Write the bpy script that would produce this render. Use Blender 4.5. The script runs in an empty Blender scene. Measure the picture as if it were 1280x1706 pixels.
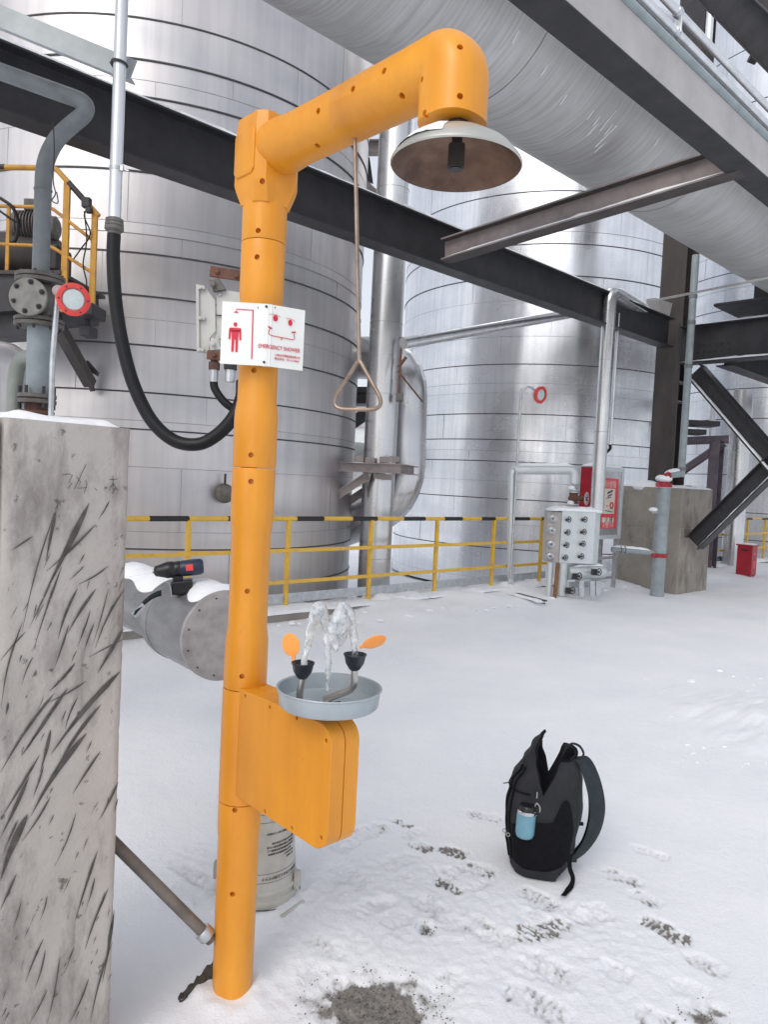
import bpy, math, random
import numpy as np
from mathutils import Vector, Matrix, noise
random.seed(7)
C = bpy.context.scene.collection
PI = math.pi
V = Vector

# ------------------------------------------------------------------ camera
F_PX = 1232.0
PITCH = math.radians(2.46)
ROLL = math.atan(0.05)
CAM_Z = 1.5
FW = V((0, math.cos(PITCH), -math.sin(PITCH)))
R0 = V((1, 0, 0)); U0 = V((0, math.sin(PITCH), math.cos(PITCH)))
RT = R0 * math.cos(ROLL) + U0 * math.sin(ROLL)
UP = -R0 * math.sin(ROLL) + U0 * math.cos(ROLL)
cam_d = bpy.data.cameras.new('camera')
cam = bpy.data.objects.new('camera', cam_d); C.objects.link(cam)
cam.matrix_world = Matrix(((RT.x, UP.x, -FW.x, 0), (RT.y, UP.y, -FW.y, 0), (RT.z, UP.z, -FW.z, CAM_Z), (0, 0, 0, 1)))
cam_d.sensor_fit = 'VERTICAL'; cam_d.sensor_height = 36.0; cam_d.lens = 36.0 * F_PX / 1706.0
cam_d.clip_start = 0.05; cam_d.clip_end = 3000
bpy.context.scene.camera = cam

# ------------------------------------------------------------------ sky, sun, exposure
world = bpy.data.worlds.new('World'); bpy.context.scene.world = world
world.use_nodes = True
wn = world.node_tree; wn.nodes.clear()
SUN_EL, SUN_AZ = math.radians(42), math.radians(205)      # azimuth clockwise from +Y
sky = wn.nodes.new('ShaderNodeTexSky'); sky.sky_type = 'NISHITA'; sky.sun_disc = False
sky.sun_elevation = SUN_EL; sky.sun_rotation = SUN_AZ
sky.air_density = 1.0; sky.dust_density = 4.0; sky.ozone_density = 1.0
hs = wn.nodes.new('ShaderNodeHueSaturation'); hs.inputs['Saturation'].default_value = 0.36; hs.inputs['Value'].default_value = 1.3
bg = wn.nodes.new('ShaderNodeBackground'); bg.inputs['Strength'].default_value = 0.15
wo = wn.nodes.new('ShaderNodeOutputWorld')
cl = wn.nodes.new('ShaderNodeMix'); cl.data_type = 'RGBA'; cl.inputs['Factor'].default_value = 0.5; cl.inputs['B'].default_value = (6.5, 6.85, 7.6, 1)     # even cloud cover over the sky
wn.links.new(sky.outputs[0], hs.inputs['Color']); wn.links.new(hs.outputs[0], cl.inputs['A']); wn.links.new(cl.outputs['Result'], bg.inputs['Color']); wn.links.new(bg.outputs[0], wo.inputs['Surface'])
sd = bpy.data.lights.new('sun', 'SUN'); sd.energy = 0.6; sd.angle = math.radians(22); sd.color = (1.0, 0.95, 0.88)
sun = bpy.data.objects.new('sun', sd); C.objects.link(sun)
sdir = V((math.sin(SUN_AZ) * math.cos(SUN_EL), math.cos(SUN_AZ) * math.cos(SUN_EL), math.sin(SUN_EL)))
sun.rotation_euler = sdir.to_track_quat('Z', 'Y').to_euler(); sun.location = (0, 0, 20)
vs = bpy.context.scene.view_settings
vs.view_transform = 'Standard'; vs.look = 'None'; vs.gamma = 1.0; vs.use_curve_mapping = False
vs.exposure = -0.06
bpy.context.scene.cycles.max_bounces = 8

# ------------------------------------------------------------------ measuring helpers (camera height 1.5 m, plant grid directions A and B)
def ray(px, py):
    return FW + RT * ((px - 640) / F_PX) + UP * ((853 - py) / F_PX)
EYE = V((0, 0, CAM_Z))
AX = V((0.723, 0.691, 0)).normalized(); BX = V((AX.y, -AX.x, 0)); ZX = V((0, 0, 1))
def at(px, py, Y): d = ray(px, py); return EYE + d * (Y / d.y)
def gz(px, py, z=0.0): d = ray(px, py); return EYE + d * ((z - CAM_Z) / d.z)
def pl(px, py, n, k): d = ray(px, py); return EYE + d * ((k - EYE.dot(n)) / d.dot(n))
def pb(px, py, b): return pl(px, py, BX, b)
def pa(px, py, a): return pl(px, py, AX, a)
def W(a, b, z): return AX * a + BX * b + ZX * z

# ------------------------------------------------------------------ mesh collector
class MB:
    def __init__(s): s.v = []; s.f = []; s.m = []
    def add(s, vs_, fs, mi=0):
        o = len(s.v); s.v += [V(p) for p in vs_]
        for f in fs: s.f.append([i + o for i in f]); s.m.append(mi)
        return s
    def box(s, c, size, M=None, mi=0):
        ax = M or (V((1, 0, 0)), V((0, 1, 0)), V((0, 0, 1)))
        c = V(c); h = [ax[i] * (size[i] / 2) for i in range(3)]
        vv = [c + h[0] * i + h[1] * j + h[2] * k for k in (-1, 1) for j in (-1, 1) for i in (-1, 1)]
        return s.add(vv, [(0, 2, 3, 1), (4, 5, 7, 6), (0, 1, 5, 4), (2, 6, 7, 3), (0, 4, 6, 2), (1, 3, 7, 5)], mi)
    def bar(s, P, Q, w, h, up=ZX, mi=0):
        P, Q = V(P), V(Q); d = (Q - P); L = d.length; d = d / L
        side = d.cross(up).normalized(); u = side.cross(d).normalized()
        return s.box((P + Q) / 2, (L, w, h), (d, side, u), mi)
    def tube(s, pts, r, n=14, cap=True, mi=0, ell=1.0):
        pts = [V(p) for p in pts]; N = len(pts)
        rs = r if isinstance(r, (list, tuple)) else [r] * N
        t = [(pts[min(i + 1, N - 1)] - pts[max(i - 1, 0)]).normalized() for i in range(N)]
        ref = ZX if abs(t[0].z) < 0.9 else V((1, 0, 0))
        u = t[0].cross(ref).normalized(); vv = []
        for i in range(N):
            u = (u - t[i] * u.dot(t[i])).normalized(); w = t[i].cross(u)
            for k in range(n):
                a = 2 * PI * k / n
                vv.append(pts[i] + u * (math.cos(a) * rs[i]) + w * (math.sin(a) * rs[i] * ell))
        fs = [(i * n + k, i * n + (k + 1) % n, (i + 1) * n + (k + 1) % n, (i + 1) * n + k) for i in range(N - 1) for k in range(n)]
        if cap: fs.append(tuple(range(n))[::-1]); fs.append(tuple((N - 1) * n + k for k in range(n)))
        return s.add(vv, fs, mi)
    def lathe(s, o, axis, prof, n=32, mi=0, sx=1.0, closed=True):
        o = V(o); ax = V(axis).normalized(); ref = ZX if abs(ax.z) < 0.9 else V((1, 0, 0))
        u = ax.cross(ref).normalized(); w = ax.cross(u)
        vv = []; N = len(prof)
        for r, h in prof:
            for k in range(n):
                a = 2 * PI * k / n
                vv.append(o + ax * h + u * (math.cos(a) * r * sx) + w * (math.sin(a) * r))
        fs = [(i * n + k, i * n + (k + 1) % n, (i + 1) * n + (k + 1) % n, (i + 1) * n + k) for i in range(N - 1) for k in range(n)]
        if closed: fs.append(tuple(range(n))[::-1]); fs.append(tuple((N - 1) * n + k for k in range(n)))
        return s.add(vv, fs, mi)
    def cyl(s, P, Q, r, n=20, mi=0):
        P, Q = V(P), V(Q); return s.lathe(P, Q - P, [(r, 0), (r, (Q - P).length)], n, mi)
    def torus(s, o, axis, R, r, n=28, m=8, mi=0):
        o = V(o); ax = V(axis).normalized(); ref = ZX if abs(ax.z) < 0.9 else V((1, 0, 0))
        u = ax.cross(ref).normalized(); w = ax.cross(u); vv = []
        for i in range(n):
            a = 2 * PI * i / n; d = u * math.cos(a) + w * math.sin(a)
            for k in range(m):
                b = 2 * PI * k / m; vv.append(o + d * (R + r * math.cos(b)) + ax * (r * math.sin(b)))
        return s.add(vv, [(i * m + k, ((i + 1) % n) * m + k, ((i + 1) % n) * m + (k + 1) % m, i * m + (k + 1) % m) for i in range(n) for k in range(m)], mi)
    def ball(s, c, r, n=14, m=8, M=None, mi=0):
        rr = r if isinstance(r, (tuple, list)) else (r, r, r); c = V(c)
        ax = M or (V((1, 0, 0)), V((0, 1, 0)), V((0, 0, 1))); vv = []
        for j in range(m + 1):
            th = PI * min(max(j / m, 0.015), 0.985)
            for i in range(n):
                a = 2 * PI * i / n
                vv.append(c + ax[0] * (rr[0] * math.sin(th) * math.cos(a)) + ax[1] * (rr[1] * math.sin(th) * math.sin(a)) + ax[2] * (rr[2] * math.cos(th)))
        fs = [(j * n + i, (j + 1) * n + i, (j + 1) * n + (i + 1) % n, j * n + (i + 1) % n) for j in range(m) for i in range(n)]
        fs += [tuple(range(n)), tuple(m * n + k for k in range(n))[::-1]]
        return s.add(vv, fs, mi)
    def prism(s, pts, d, mi=0):
        pts = [V(p) for p in pts]; n = len(pts); d = V(d)
        return s.add(pts + [p + d for p in pts], [tuple(range(n))[::-1], tuple(range(n, 2 * n))] + [(i, (i + 1) % n, (i + 1) % n + n, i + n) for i in range(n)], mi)
    def section(s, P, Q, prof, up=ZX, mi=0):        # extrude a 2-D outline (side, up) from P to Q
        P, Q = V(P), V(Q); d = (Q - P).normalized(); side = d.cross(up).normalized(); u = side.cross(d)
        return s.prism([P + side * x + u * y for x, y in prof], Q - P, mi)
    def ibeam(s, P, Q, H, Wd, tf=0.014, tw=0.010, up=ZX, kind='I', mi=0):
        h, w, t = H / 2, Wd / 2, tw / 2
        if kind == 'I': pr = [(-w, -h), (w, -h), (w, -h + tf), (t, -h + tf), (t, h - tf), (w, h - tf), (w, h), (-w, h), (-w, h - tf), (-t, h - tf), (-t, -h + tf), (-w, -h + tf)]
        elif kind == 'C': pr = [(-w, -h), (w, -h), (w, -h + tf), (-w + tw, -h + tf), (-w + tw, h - tf), (w, h - tf), (w, h), (-w, h)]
        else: pr = [(w, -h), (-w, -h), (-w, -h + tf), (w - tw, -h + tf), (w - tw, h - tf), (-w, h - tf), (-w, h), (w, h)]
        return s.section(P, Q, pr, up, mi)
    def xf(s, fn): s.v = [fn(p) for p in s.v]; return s
    def build(s, name, mat, parent=None, bevel=0, smooth=True, sharp=32, origin=None):
        me = bpy.data.meshes.new(name)
        ob = bpy.data.objects.new(name, me); C.objects.link(ob)
        if parent is not None:
            ob.parent = parent; off = wloc(parent)
        else:
            if origin is None:
                xs = [p.x for p in s.v]; ys = [p.y for p in s.v]; zs = [p.z for p in s.v]
                origin = V(((min(xs) + max(xs)) / 2, (min(ys) + max(ys)) / 2, min(zs)))
            ob.location = origin; off = V(origin)
        me.from_pydata([tuple(p - off) for p in s.v], [], s.f)
        mats = mat if isinstance(mat, (list, tuple)) else [mat]
        for m in mats: me.materials.append(m)
        if len(mats) > 1: me.polygons.foreach_set('material_index', s.m)
        if smooth:
            me.polygons.foreach_set('use_smooth', [True] * len(s.f))
            me.set_sharp_from_angle(angle=math.radians(sharp))
        me.validate(); me.update()
        if bevel:
            bv = ob.modifiers.new('bevel', 'BEVEL'); bv.width = bevel; bv.segments = 2; bv.limit_method = 'ANGLE'; bv.angle_limit = math.radians(40); bv.harden_normals = True
        return ob
def wloc(o):
    l = V(o.location)
    while o.parent: o = o.parent; l += V(o.location)
    return l
def thing(name, label, cat, loc, group=None):
    o = bpy.data.objects.new(name, None); C.objects.link(o); o.location = loc; o.empty_display_size = 0.1
    return tag(o, label, cat, group)
def tag(o, label, cat=None, group=None):
    o['label'] = label
    if cat: o['category'] = cat
    if group: o['group'] = group
    return o
def struct(o): o['kind'] = 'structure'; return o
def fillet(pts, rad, k=7):
    pts = [V(p) for p in pts]; out = [pts[0]]
    rads = rad if isinstance(rad, (list, tuple)) else [rad] * len(pts)
    for i in range(1, len(pts) - 1):
        a, b, c = pts[i - 1], pts[i], pts[i + 1]
        u = (a - b); w = (c - b); r = min(rads[i], u.length * 0.48, w.length * 0.48)
        p0 = b + u.normalized() * r; p1 = b + w.normalized() * r
        for j in range(k + 1):
            t = j / k; out.append(p0 * (1 - t) ** 2 + b * (2 * t * (1 - t)) + p1 * t * t)
    out.append(pts[-1]); return out
def smooth_path(pts, k=8):
    pts = [V(p) for p in pts]; P = [pts[0] * 2 - pts[1]] + pts + [pts[-1] * 2 - pts[-2]]; out = []
    for i in range(1, len(P) - 2):
        for j in range(k):
            t = j / k; a, b, c, d = P[i - 1], P[i], P[i + 1], P[i + 2]
            out.append(0.5 * ((2 * b) + (c - a) * t + (2 * a - 5 * b + 4 * c - d) * t * t + (3 * b - a - 3 * c + d) * t ** 3))
    out.append(pts[-1]); return out
def nz(p, s=1.0): return noise.noise(V(p) * s)
def snow_strip(P, Q, w, h, n=24, m=8, amp=0.4, mb=None, drop=0.0):
    """a ridge of settled snow along P-Q, half-rounded in section with an uneven edge"""
    mb = mb or MB(); P, Q = V(P), V(Q); d = (Q - P).normalized(); side = d.cross(ZX).normalized(); vv = []
    for i in range(n + 1):
        t = i / n; c = P.lerp(Q, t)
        e = min(1.0, 6 * t + 0.15, 6 * (1 - t) + 0.15)
        for k in range(m + 1):
            a = PI * k / m; wob = 1 + amp * nz(c + V((k * 0.13, 0, 5)), 9)
            x = -math.cos(a) * w / 2 * (0.85 + 0.15 * wob) * min(1, 0.6 + e); z = math.sin(a) ** 0.7 * h * wob * e
            vv.append(c + side * x + ZX * (z - drop * (abs(math.cos(a)) ** 2)))
    M = m + 1
    fs = [(i * M + k, i * M + k + 1, (i + 1) * M + k + 1, (i + 1) * M + k) for i in range(n) for k in range(m)]
    fs += [(i * M, (i + 1) * M, (i + 1) * M + m, i * M + m) for i in range(n)]
    fs += [tuple(range(M))[::-1], tuple(n * M + k for k in range(M))]
    return mb.add(vv, fs)

# ------------------------------------------------------------------ materials
def mat(name, col, rough=0.5, metal=0.0, var=0.15, scale=6.0, bump=0.0, bscale=40.0, col2=None, thr=None, stretch=(1, 1, 1), coat=0.0, rvar=0.1, rot=0.0, spec=0.5, bumpd=0.01):
    m = bpy.data.materials.new(name); m.use_nodes = True; nt = m.node_tree; N = nt.nodes; L = nt.links
    b = N['Principled BSDF']; b.inputs['Metallic'].default_value = metal; b.inputs['Specular IOR Level'].default_value = spec
    if coat: b.inputs['Coat Weight'].default_value = coat; b.inputs['Coat Roughness'].default_value = 0.15
    tc = N.new('ShaderNodeTexCoord'); mp = N.new('ShaderNodeMapping'); L.new(tc.outputs['Object'], mp.inputs[0])
    mp.inputs['Scale'].default_value = stretch; mp.inputs['Rotation'].default_value = (0, 0, rot)
    n1 = N.new('ShaderNodeTexNoise'); n1.inputs['Scale'].default_value = scale; n1.inputs['Detail'].default_value = 7; n1.inputs['Roughness'].default_value = 0.62
    L.new(mp.outputs[0], n1.inputs['Vector'])
    cr = N.new('ShaderNodeValToRGB'); L.new(n1.outputs['Fac'], cr.inputs[0])
    c2 = col2 or tuple(c * (1 - var) for c in col); hi = tuple(min(1, c * (1 + var * (0 if col2 else 0.6))) for c in col)
    e = cr.color_ramp.elements
    if thr: e[0].position, e[1].position = thr
    else: e[0].position, e[1].position = 0.32, 0.68
    e[0].color = (*c2, 1); e[1].color = (*hi, 1)
    L.new(cr.outputs[0], b.inputs['Base Color'])
    mr = N.new('ShaderNodeMapRange'); L.new(n1.outputs['Fac'], mr.inputs['Value'])
    mr.inputs['To Min'].default_value = min(1, rough + rvar); mr.inputs['To Max'].default_value = max(0.03, rough - rvar)
    L.new(mr.outputs[0], b.inputs['Roughness'])
    if bump:
        n2 = N.new('ShaderNodeTexNoise'); n2.inputs['Scale'].default_value = bscale; n2.inputs['Detail'].default_value = 6
        L.new(mp.outputs[0], n2.inputs['Vector']); bp = N.new('ShaderNodeBump'); bp.inputs['Strength'].default_value = bump; bp.inputs['Distance'].default_value = bumpd
        L.new(n2.outputs['Fac'], bp.inputs['Height']); L.new(bp.outputs[0], b.inputs['Normal'])
    return m
M = {}
M['orange'] = mat('orange_plastic', (0.84, 0.355, 0.026), 0.38, col2=(0.70, 0.275, 0.018), scale=5, bump=0.2, bscale=14, stretch=(1, 1, 0.35), bumpd=0.003, rvar=0.08)
M['steel_dk'] = mat('dark_painted_steel', (0.030, 0.029, 0.032), 0.5, var=0.35, scale=5, bump=0.2, bscale=30, bumpd=0.003)
M['steel_br'] = mat('brown_primer_steel', (0.055, 0.046, 0.043), 0.55, var=0.4, scale=4, bump=0.2, bscale=30, stretch=(1, 1, 0.3), bumpd=0.003)
M['steel_pk'] = mat('pinkish_primer_steel', (0.30, 0.255, 0.245), 0.5, var=0.3, scale=3, bump=0.15, bscale=25, bumpd=0.003)
M['steel_lt'] = mat('pale_grey_primer_steel', (0.42, 0.40, 0.39), 0.45, var=0.18, scale=2.5, bump=0.1, bscale=25, bumpd=0.003)
M['galv'] = mat('galvanised_steel', (0.55, 0.57, 0.59), 0.35, metal=0.8, var=0.2, scale=18, bump=0.08, bscale=50, bumpd=0.002)
M['white_pipe'] = mat('bright_zinc_pipe', (0.74, 0.75, 0.77), 0.30, metal=0.75, var=0.12, scale=8, stretch=(1, 1, 0.3), bump=0.08, bscale=20, bumpd=0.003)
M['blue_pipe'] = mat('blue_grey_painted_pipe', (0.165, 0.182, 0.19), 0.45, var=0.25, scale=7, bump=0.15, bscale=30, bumpd=0.003)
M['blue_pipe_lt'] = mat('light_blue_grey_pipe', (0.28, 0.325, 0.34), 0.45, var=0.18, scale=7, bump=0.1, bscale=30, bumpd=0.003)
M['rubber'] = mat('black_rubber', (0.006, 0.006, 0.007), 0.45, spec=.35, var=0.3, scale=20, bump=0.1, bscale=60, bumpd=0.002)
M['iron'] = mat('weathered_cast_iron', (0.17, 0.165, 0.155), 0.6, var=0.4, scale=16, bump=0.5, bscale=60, metal=0.2, col2=(0.10, 0.085, 0.07), bumpd=0.004)
M['grey_box'] = mat('grey_cast_aluminium_paint', (0.50, 0.50, 0.47), 0.5, var=0.12, scale=9, bump=0.15, bscale=60, bumpd=0.002)
M['rust'] = mat('rusty_steel', (0.17, 0.070, 0.040), 0.75, var=0.4, scale=16, bump=0.5, bscale=50, col2=(0.075, 0.045, 0.04), bumpd=0.003)
M['yellow'] = mat('yellow_rail_paint', (0.78, 0.47, 0.05), 0.42, scale=12, col2=(0.60, 0.36, 0.08), thr=(0.25, 0.5), bump=0.15, bscale=50, bumpd=0.002)
M['yellow_old'] = mat('aged_ochre_paint', (0.55, 0.27, 0.03), 0.5, scale=9, col2=(0.36, 0.17, 0.04), thr=(0.3, 0.55), bump=0.15, bscale=50, bumpd=0.002)
M['black'] = mat('black_paint', (0.015, 0.015, 0.016), 0.45, var=0.3)
M['red'] = mat('red_paint', (0.38, 0.012, 0.026), 0.38, var=0.2, scale=5)
M['red_lt'] = mat('coral_red_plastic', (0.80, 0.07, 0.06), 0.4, var=0.15, scale=9)
M['print_red'] = mat('sign_red_print', (0.62, 0.022, 0.05), 0.5, var=0.1)
M['print_dk'] = mat('poster_dark_print', (0.05, 0.04, 0.05), 0.5, var=0.1)
M['poster'] = mat('poster_pink_red', (0.72, 0.06, 0.085), 0.4, var=0.1, scale=4)
M['paper'] = mat('poster_cream_paper', (0.66, 0.60, 0.52), 0.5, var=0.12, scale=14)
M['sign'] = mat('white_sign_sheet', (0.80, 0.82, 0.79), 0.33, var=0.04, scale=4)
M['snowc'] = mat('settled_snow', (0.86, 0.88, 0.91), 0.65, var=0.03, scale=8, bump=0.35, bscale=24, bumpd=0.02)
M['stainless'] = mat('brushed_stainless', (0.52, 0.50, 0.47), 0.35, metal=1.0, var=0.15, scale=25, bump=0.05)
M['brass'] = mat('tarnished_rod', (0.33, 0.25, 0.20), 0.38, metal=.7, var=.3, scale=20)
M['chrome'] = mat('polished_metal', (0.72, 0.72, 0.73), 0.15, metal=1.0, var=0.05)
M['bowl_in'] = mat('stained_bowl_inside', (0.27, 0.17, 0.115), 0.42, metal=0.65, var=0.4, scale=9, col2=(0.10, 0.06, 0.045), bump=0.1, bumpd=0.002)
M['bowl_out'] = mat('dull_aluminium_bowl', (0.55, 0.55, 0.50), 0.38, metal=0.6, var=0.12, scale=8)
M['basin'] = mat('painted_grey_basin', (0.40, 0.45, 0.48), 0.35, metal=0.25, var=0.10, scale=10, bump=0.06)
M['cup'] = mat('black_rubber_cup', (0.018, 0.022, 0.028), 0.28, var=0.3, scale=20)
M['cover'] = mat('light_orange_cover', (0.93, 0.33, 0.06), 0.35, var=0.05)
M['duct_grey'] = mat('dull_sheet_duct', (0.27, 0.265, 0.27), 0.42, metal=0.6, var=0.25, scale=4, stretch=(1, 1, 3), bump=0.12, bscale=14, bumpd=0.006)
M['drill_blue'] = mat('dark_blue_plastic', (0.018, 0.028, 0.060), 0.4, var=0.15, scale=30)
M['drill_blk'] = mat('black_plastic', (0.010, 0.010, 0.012), 0.38, var=0.2, scale=30)
M['pail'] = mat('dirty_white_pail', (0.52, 0.51, 0.46), 0.45, scale=7, col2=(0.36, 0.34, 0.29), thr=(0.25, 0.6), bump=0.1, bumpd=0.002)
M['fabric'] = mat('charcoal_nylon', (0.017, 0.018, 0.022), 0.72, var=0.3, scale=12, bump=0.35, bscale=16, bumpd=0.012, spec=0.35)
M['fabric_dk'] = mat('black_mesh_fabric', (0.004, 0.004, 0.006), 0.85, var=0.3, scale=60, bump=0.3, bscale=200, bumpd=0.002, spec=0.2)
M['fabric_teal'] = mat('dark_slate_webbing', (0.020, 0.028, 0.034), 0.7, var=0.2, scale=25, bump=0.3, bscale=60, bumpd=0.003, spec=0.35)
M['bottle'] = mat('pale_blue_bottle', (0.15, 0.32, 0.41), 0.35, var=0.12, scale=14)
M['rag'] = mat('dirty_cloth', (0.10, 0.09, 0.075), 0.9, scale=20, col2=(0.035, 0.032, 0.03), bump=0.6, bscale=40)
M['brown_post'] = mat('rusty_brown_angle', (0.22, 0.095, 0.035), 0.6, var=0.3, scale=10)
M['lens'] = mat('frosted_lamp_glass', (0.62, 0.70, 0.70), 0.18, var=0.12, scale=30, bump=0.3, bscale=60)
M['pink'] = mat('faded_pink_housing', (0.55, 0.42, 0.42), 0.45, var=0.15)
M['purple'] = mat('purple_grey_primer', (0.12, 0.095, 0.12), 0.5, var=0.3, scale=5)
M['white_ins'] = mat('white_coated_cladding', (0.62, 0.66, 0.67), 0.38, metal=0.35, var=0.08, scale=5, bump=0.1, bscale=10, bumpd=0.006)

def wear(m):
    """faint vertical streaks and small dark scuffs over a moulded casing"""
    nt = m.node_tree; N = nt.nodes; L = nt.links; b = N['Principled BSDF']; src = b.inputs['Base Color'].links[0].from_socket
    tc = N.new('ShaderNodeTexCoord'); prev = src
    for sc, st, lo, hi, dark, f in ((16, (1, 1, .05), .36, .60, (.86, .82, .76, 1), .4), (34, (1, 1, .5), .68, .74, (.45, .36, .28, 1), .55), (3.5, (1, 1, .6), .3, .7, (.86, .80, .72, 1), .8)):
        mp = N.new('ShaderNodeMapping'); mp.inputs['Scale'].default_value = st; L.new(tc.outputs['Object'], mp.inputs[0])
        n = N.new('ShaderNodeTexNoise'); n.inputs['Scale'].default_value = sc; n.inputs['Detail'].default_value = 8; n.inputs['Roughness'].default_value = .65; L.new(mp.outputs[0], n.inputs['Vector'])
        cr = N.new('ShaderNodeValToRGB'); L.new(n.outputs['Fac'], cr.inputs[0]); e = cr.color_ramp.elements; e[0].position, e[1].position = lo, hi
        if dark[0] < .5: e[0].color = (1, 1, 1, 1); e[1].color = dark
        else: e[0].color = dark; e[1].color = (1, 1, 1, 1)
        mx = N.new('ShaderNodeMix'); mx.data_type = 'RGBA'; mx.blend_type = 'MULTIPLY'; mx.inputs['Factor'].default_value = f; L.new(prev, mx.inputs['A']); L.new(cr.outputs[0], mx.inputs['B']); prev = mx.outputs['Result']
    L.new(prev, b.inputs['Base Color'])
wear(M['orange'])
def clad(name, col, rough, wav, zs=0.25, metal=0.92, warm_sheen=0.0):
    """aluminium cladding: vertical brushing, dull patches and slightly dented panels"""
    m = bpy.data.materials.new(name); m.use_nodes = True; nt = m.node_tree; N = nt.nodes; L = nt.links
    b = N['Principled BSDF']; b.inputs['Metallic'].default_value = metal
    tc = N.new('ShaderNodeTexCoord')
    def nzn(sc, st, det=4):
        mp = N.new('ShaderNodeMapping'); mp.inputs['Scale'].default_value = st; L.new(tc.outputs['Object'], mp.inputs[0])
        n = N.new('ShaderNodeTexNoise'); n.inputs['Scale'].default_value = sc; n.inputs['Detail'].default_value = det; L.new(mp.outputs[0], n.inputs['Vector']); return n
    streak = nzn(14, (1, 1, 0.05), 6); patch = nzn(1.1, (1, 1, 1.6), 5); dent = nzn(1.3, (1, 1, zs), 1.2); fine = nzn(60, (1, 1, 0.04), 3)
    cr = N.new('ShaderNodeValToRGB'); L.new(patch.outputs['Fac'], cr.inputs[0]); e = cr.color_ramp.elements
    e[0].position, e[1].position = 0.3, 0.72; e[0].color = (*[c * 0.88 for c in col], 1); e[1].color = (min(1, col[0] * (1.08 + warm_sheen)), col[1] * 1.06, col[2] * (1.05 - warm_sheen), 1)  # lighter patches tinted warm, warm highlights put into the base colour
    mx = N.new('ShaderNodeMix'); mx.data_type = 'RGBA'; mx.blend_type = 'MULTIPLY'; mx.inputs['Factor'].default_value = 0.3
    L.new(cr.outputs[0], mx.inputs['A']); c2 = N.new('ShaderNodeValToRGB'); L.new(streak.outputs['Fac'], c2.inputs[0]); c2.color_ramp.elements[0].position = 0.3; c2.color_ramp.elements[1].position = 0.6
    c2.color_ramp.elements[0].color = (0.62, 0.62, 0.64, 1); L.new(c2.outputs[0], mx.inputs['B']); L.new(mx.outputs['Result'], b.inputs['Base Color'])
    mr = N.new('ShaderNodeMapRange'); L.new(patch.outputs['Fac'], mr.inputs['Value']); mr.inputs['From Min'].default_value = 0.3; mr.inputs['From Max'].default_value = 0.7
    mr.inputs['To Min'].default_value = rough + 0.12; mr.inputs['To Max'].default_value = rough - 0.05; L.new(mr.outputs[0], b.inputs['Roughness'])
    b1 = N.new('ShaderNodeBump'); b1.inputs['Strength'].default_value = wav; b1.inputs['Distance'].default_value = 0.12; L.new(dent.outputs['Fac'], b1.inputs['Height'])
    b2 = N.new('ShaderNodeBump'); b2.inputs['Strength'].default_value = 0.12; b2.inputs['Distance'].default_value = 0.004; L.new(fine.outputs['Fac'], b2.inputs['Height']); L.new(b1.outputs[0], b2.inputs['Normal'])
    L.new(b2.outputs[0], b.inputs['Normal'])
    return m
M['clad1'] = clad('aged_aluminium_cladding', (0.60, 0.595, 0.61), 0.35, 0.34, warm_sheen=0.04, metal=.9)
M['clad2'] = clad('bright_aluminium_cladding', (0.80, 0.83, 0.87), 0.23, 0.38, warm_sheen=0.02, metal=.93)
M['clad_pipe'] = clad('pipe_aluminium_cladding', (0.66, 0.67, 0.68), 0.24, 0.25)
M['seam'] = mat('dark_joint', (0.05, 0.05, 0.055), 0.6, var=0.3)
M['seam_lt'] = mat('grey_lap_joint', (0.33, 0.33, 0.34), 0.5, var=0.2, metal=0.5)

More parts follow.
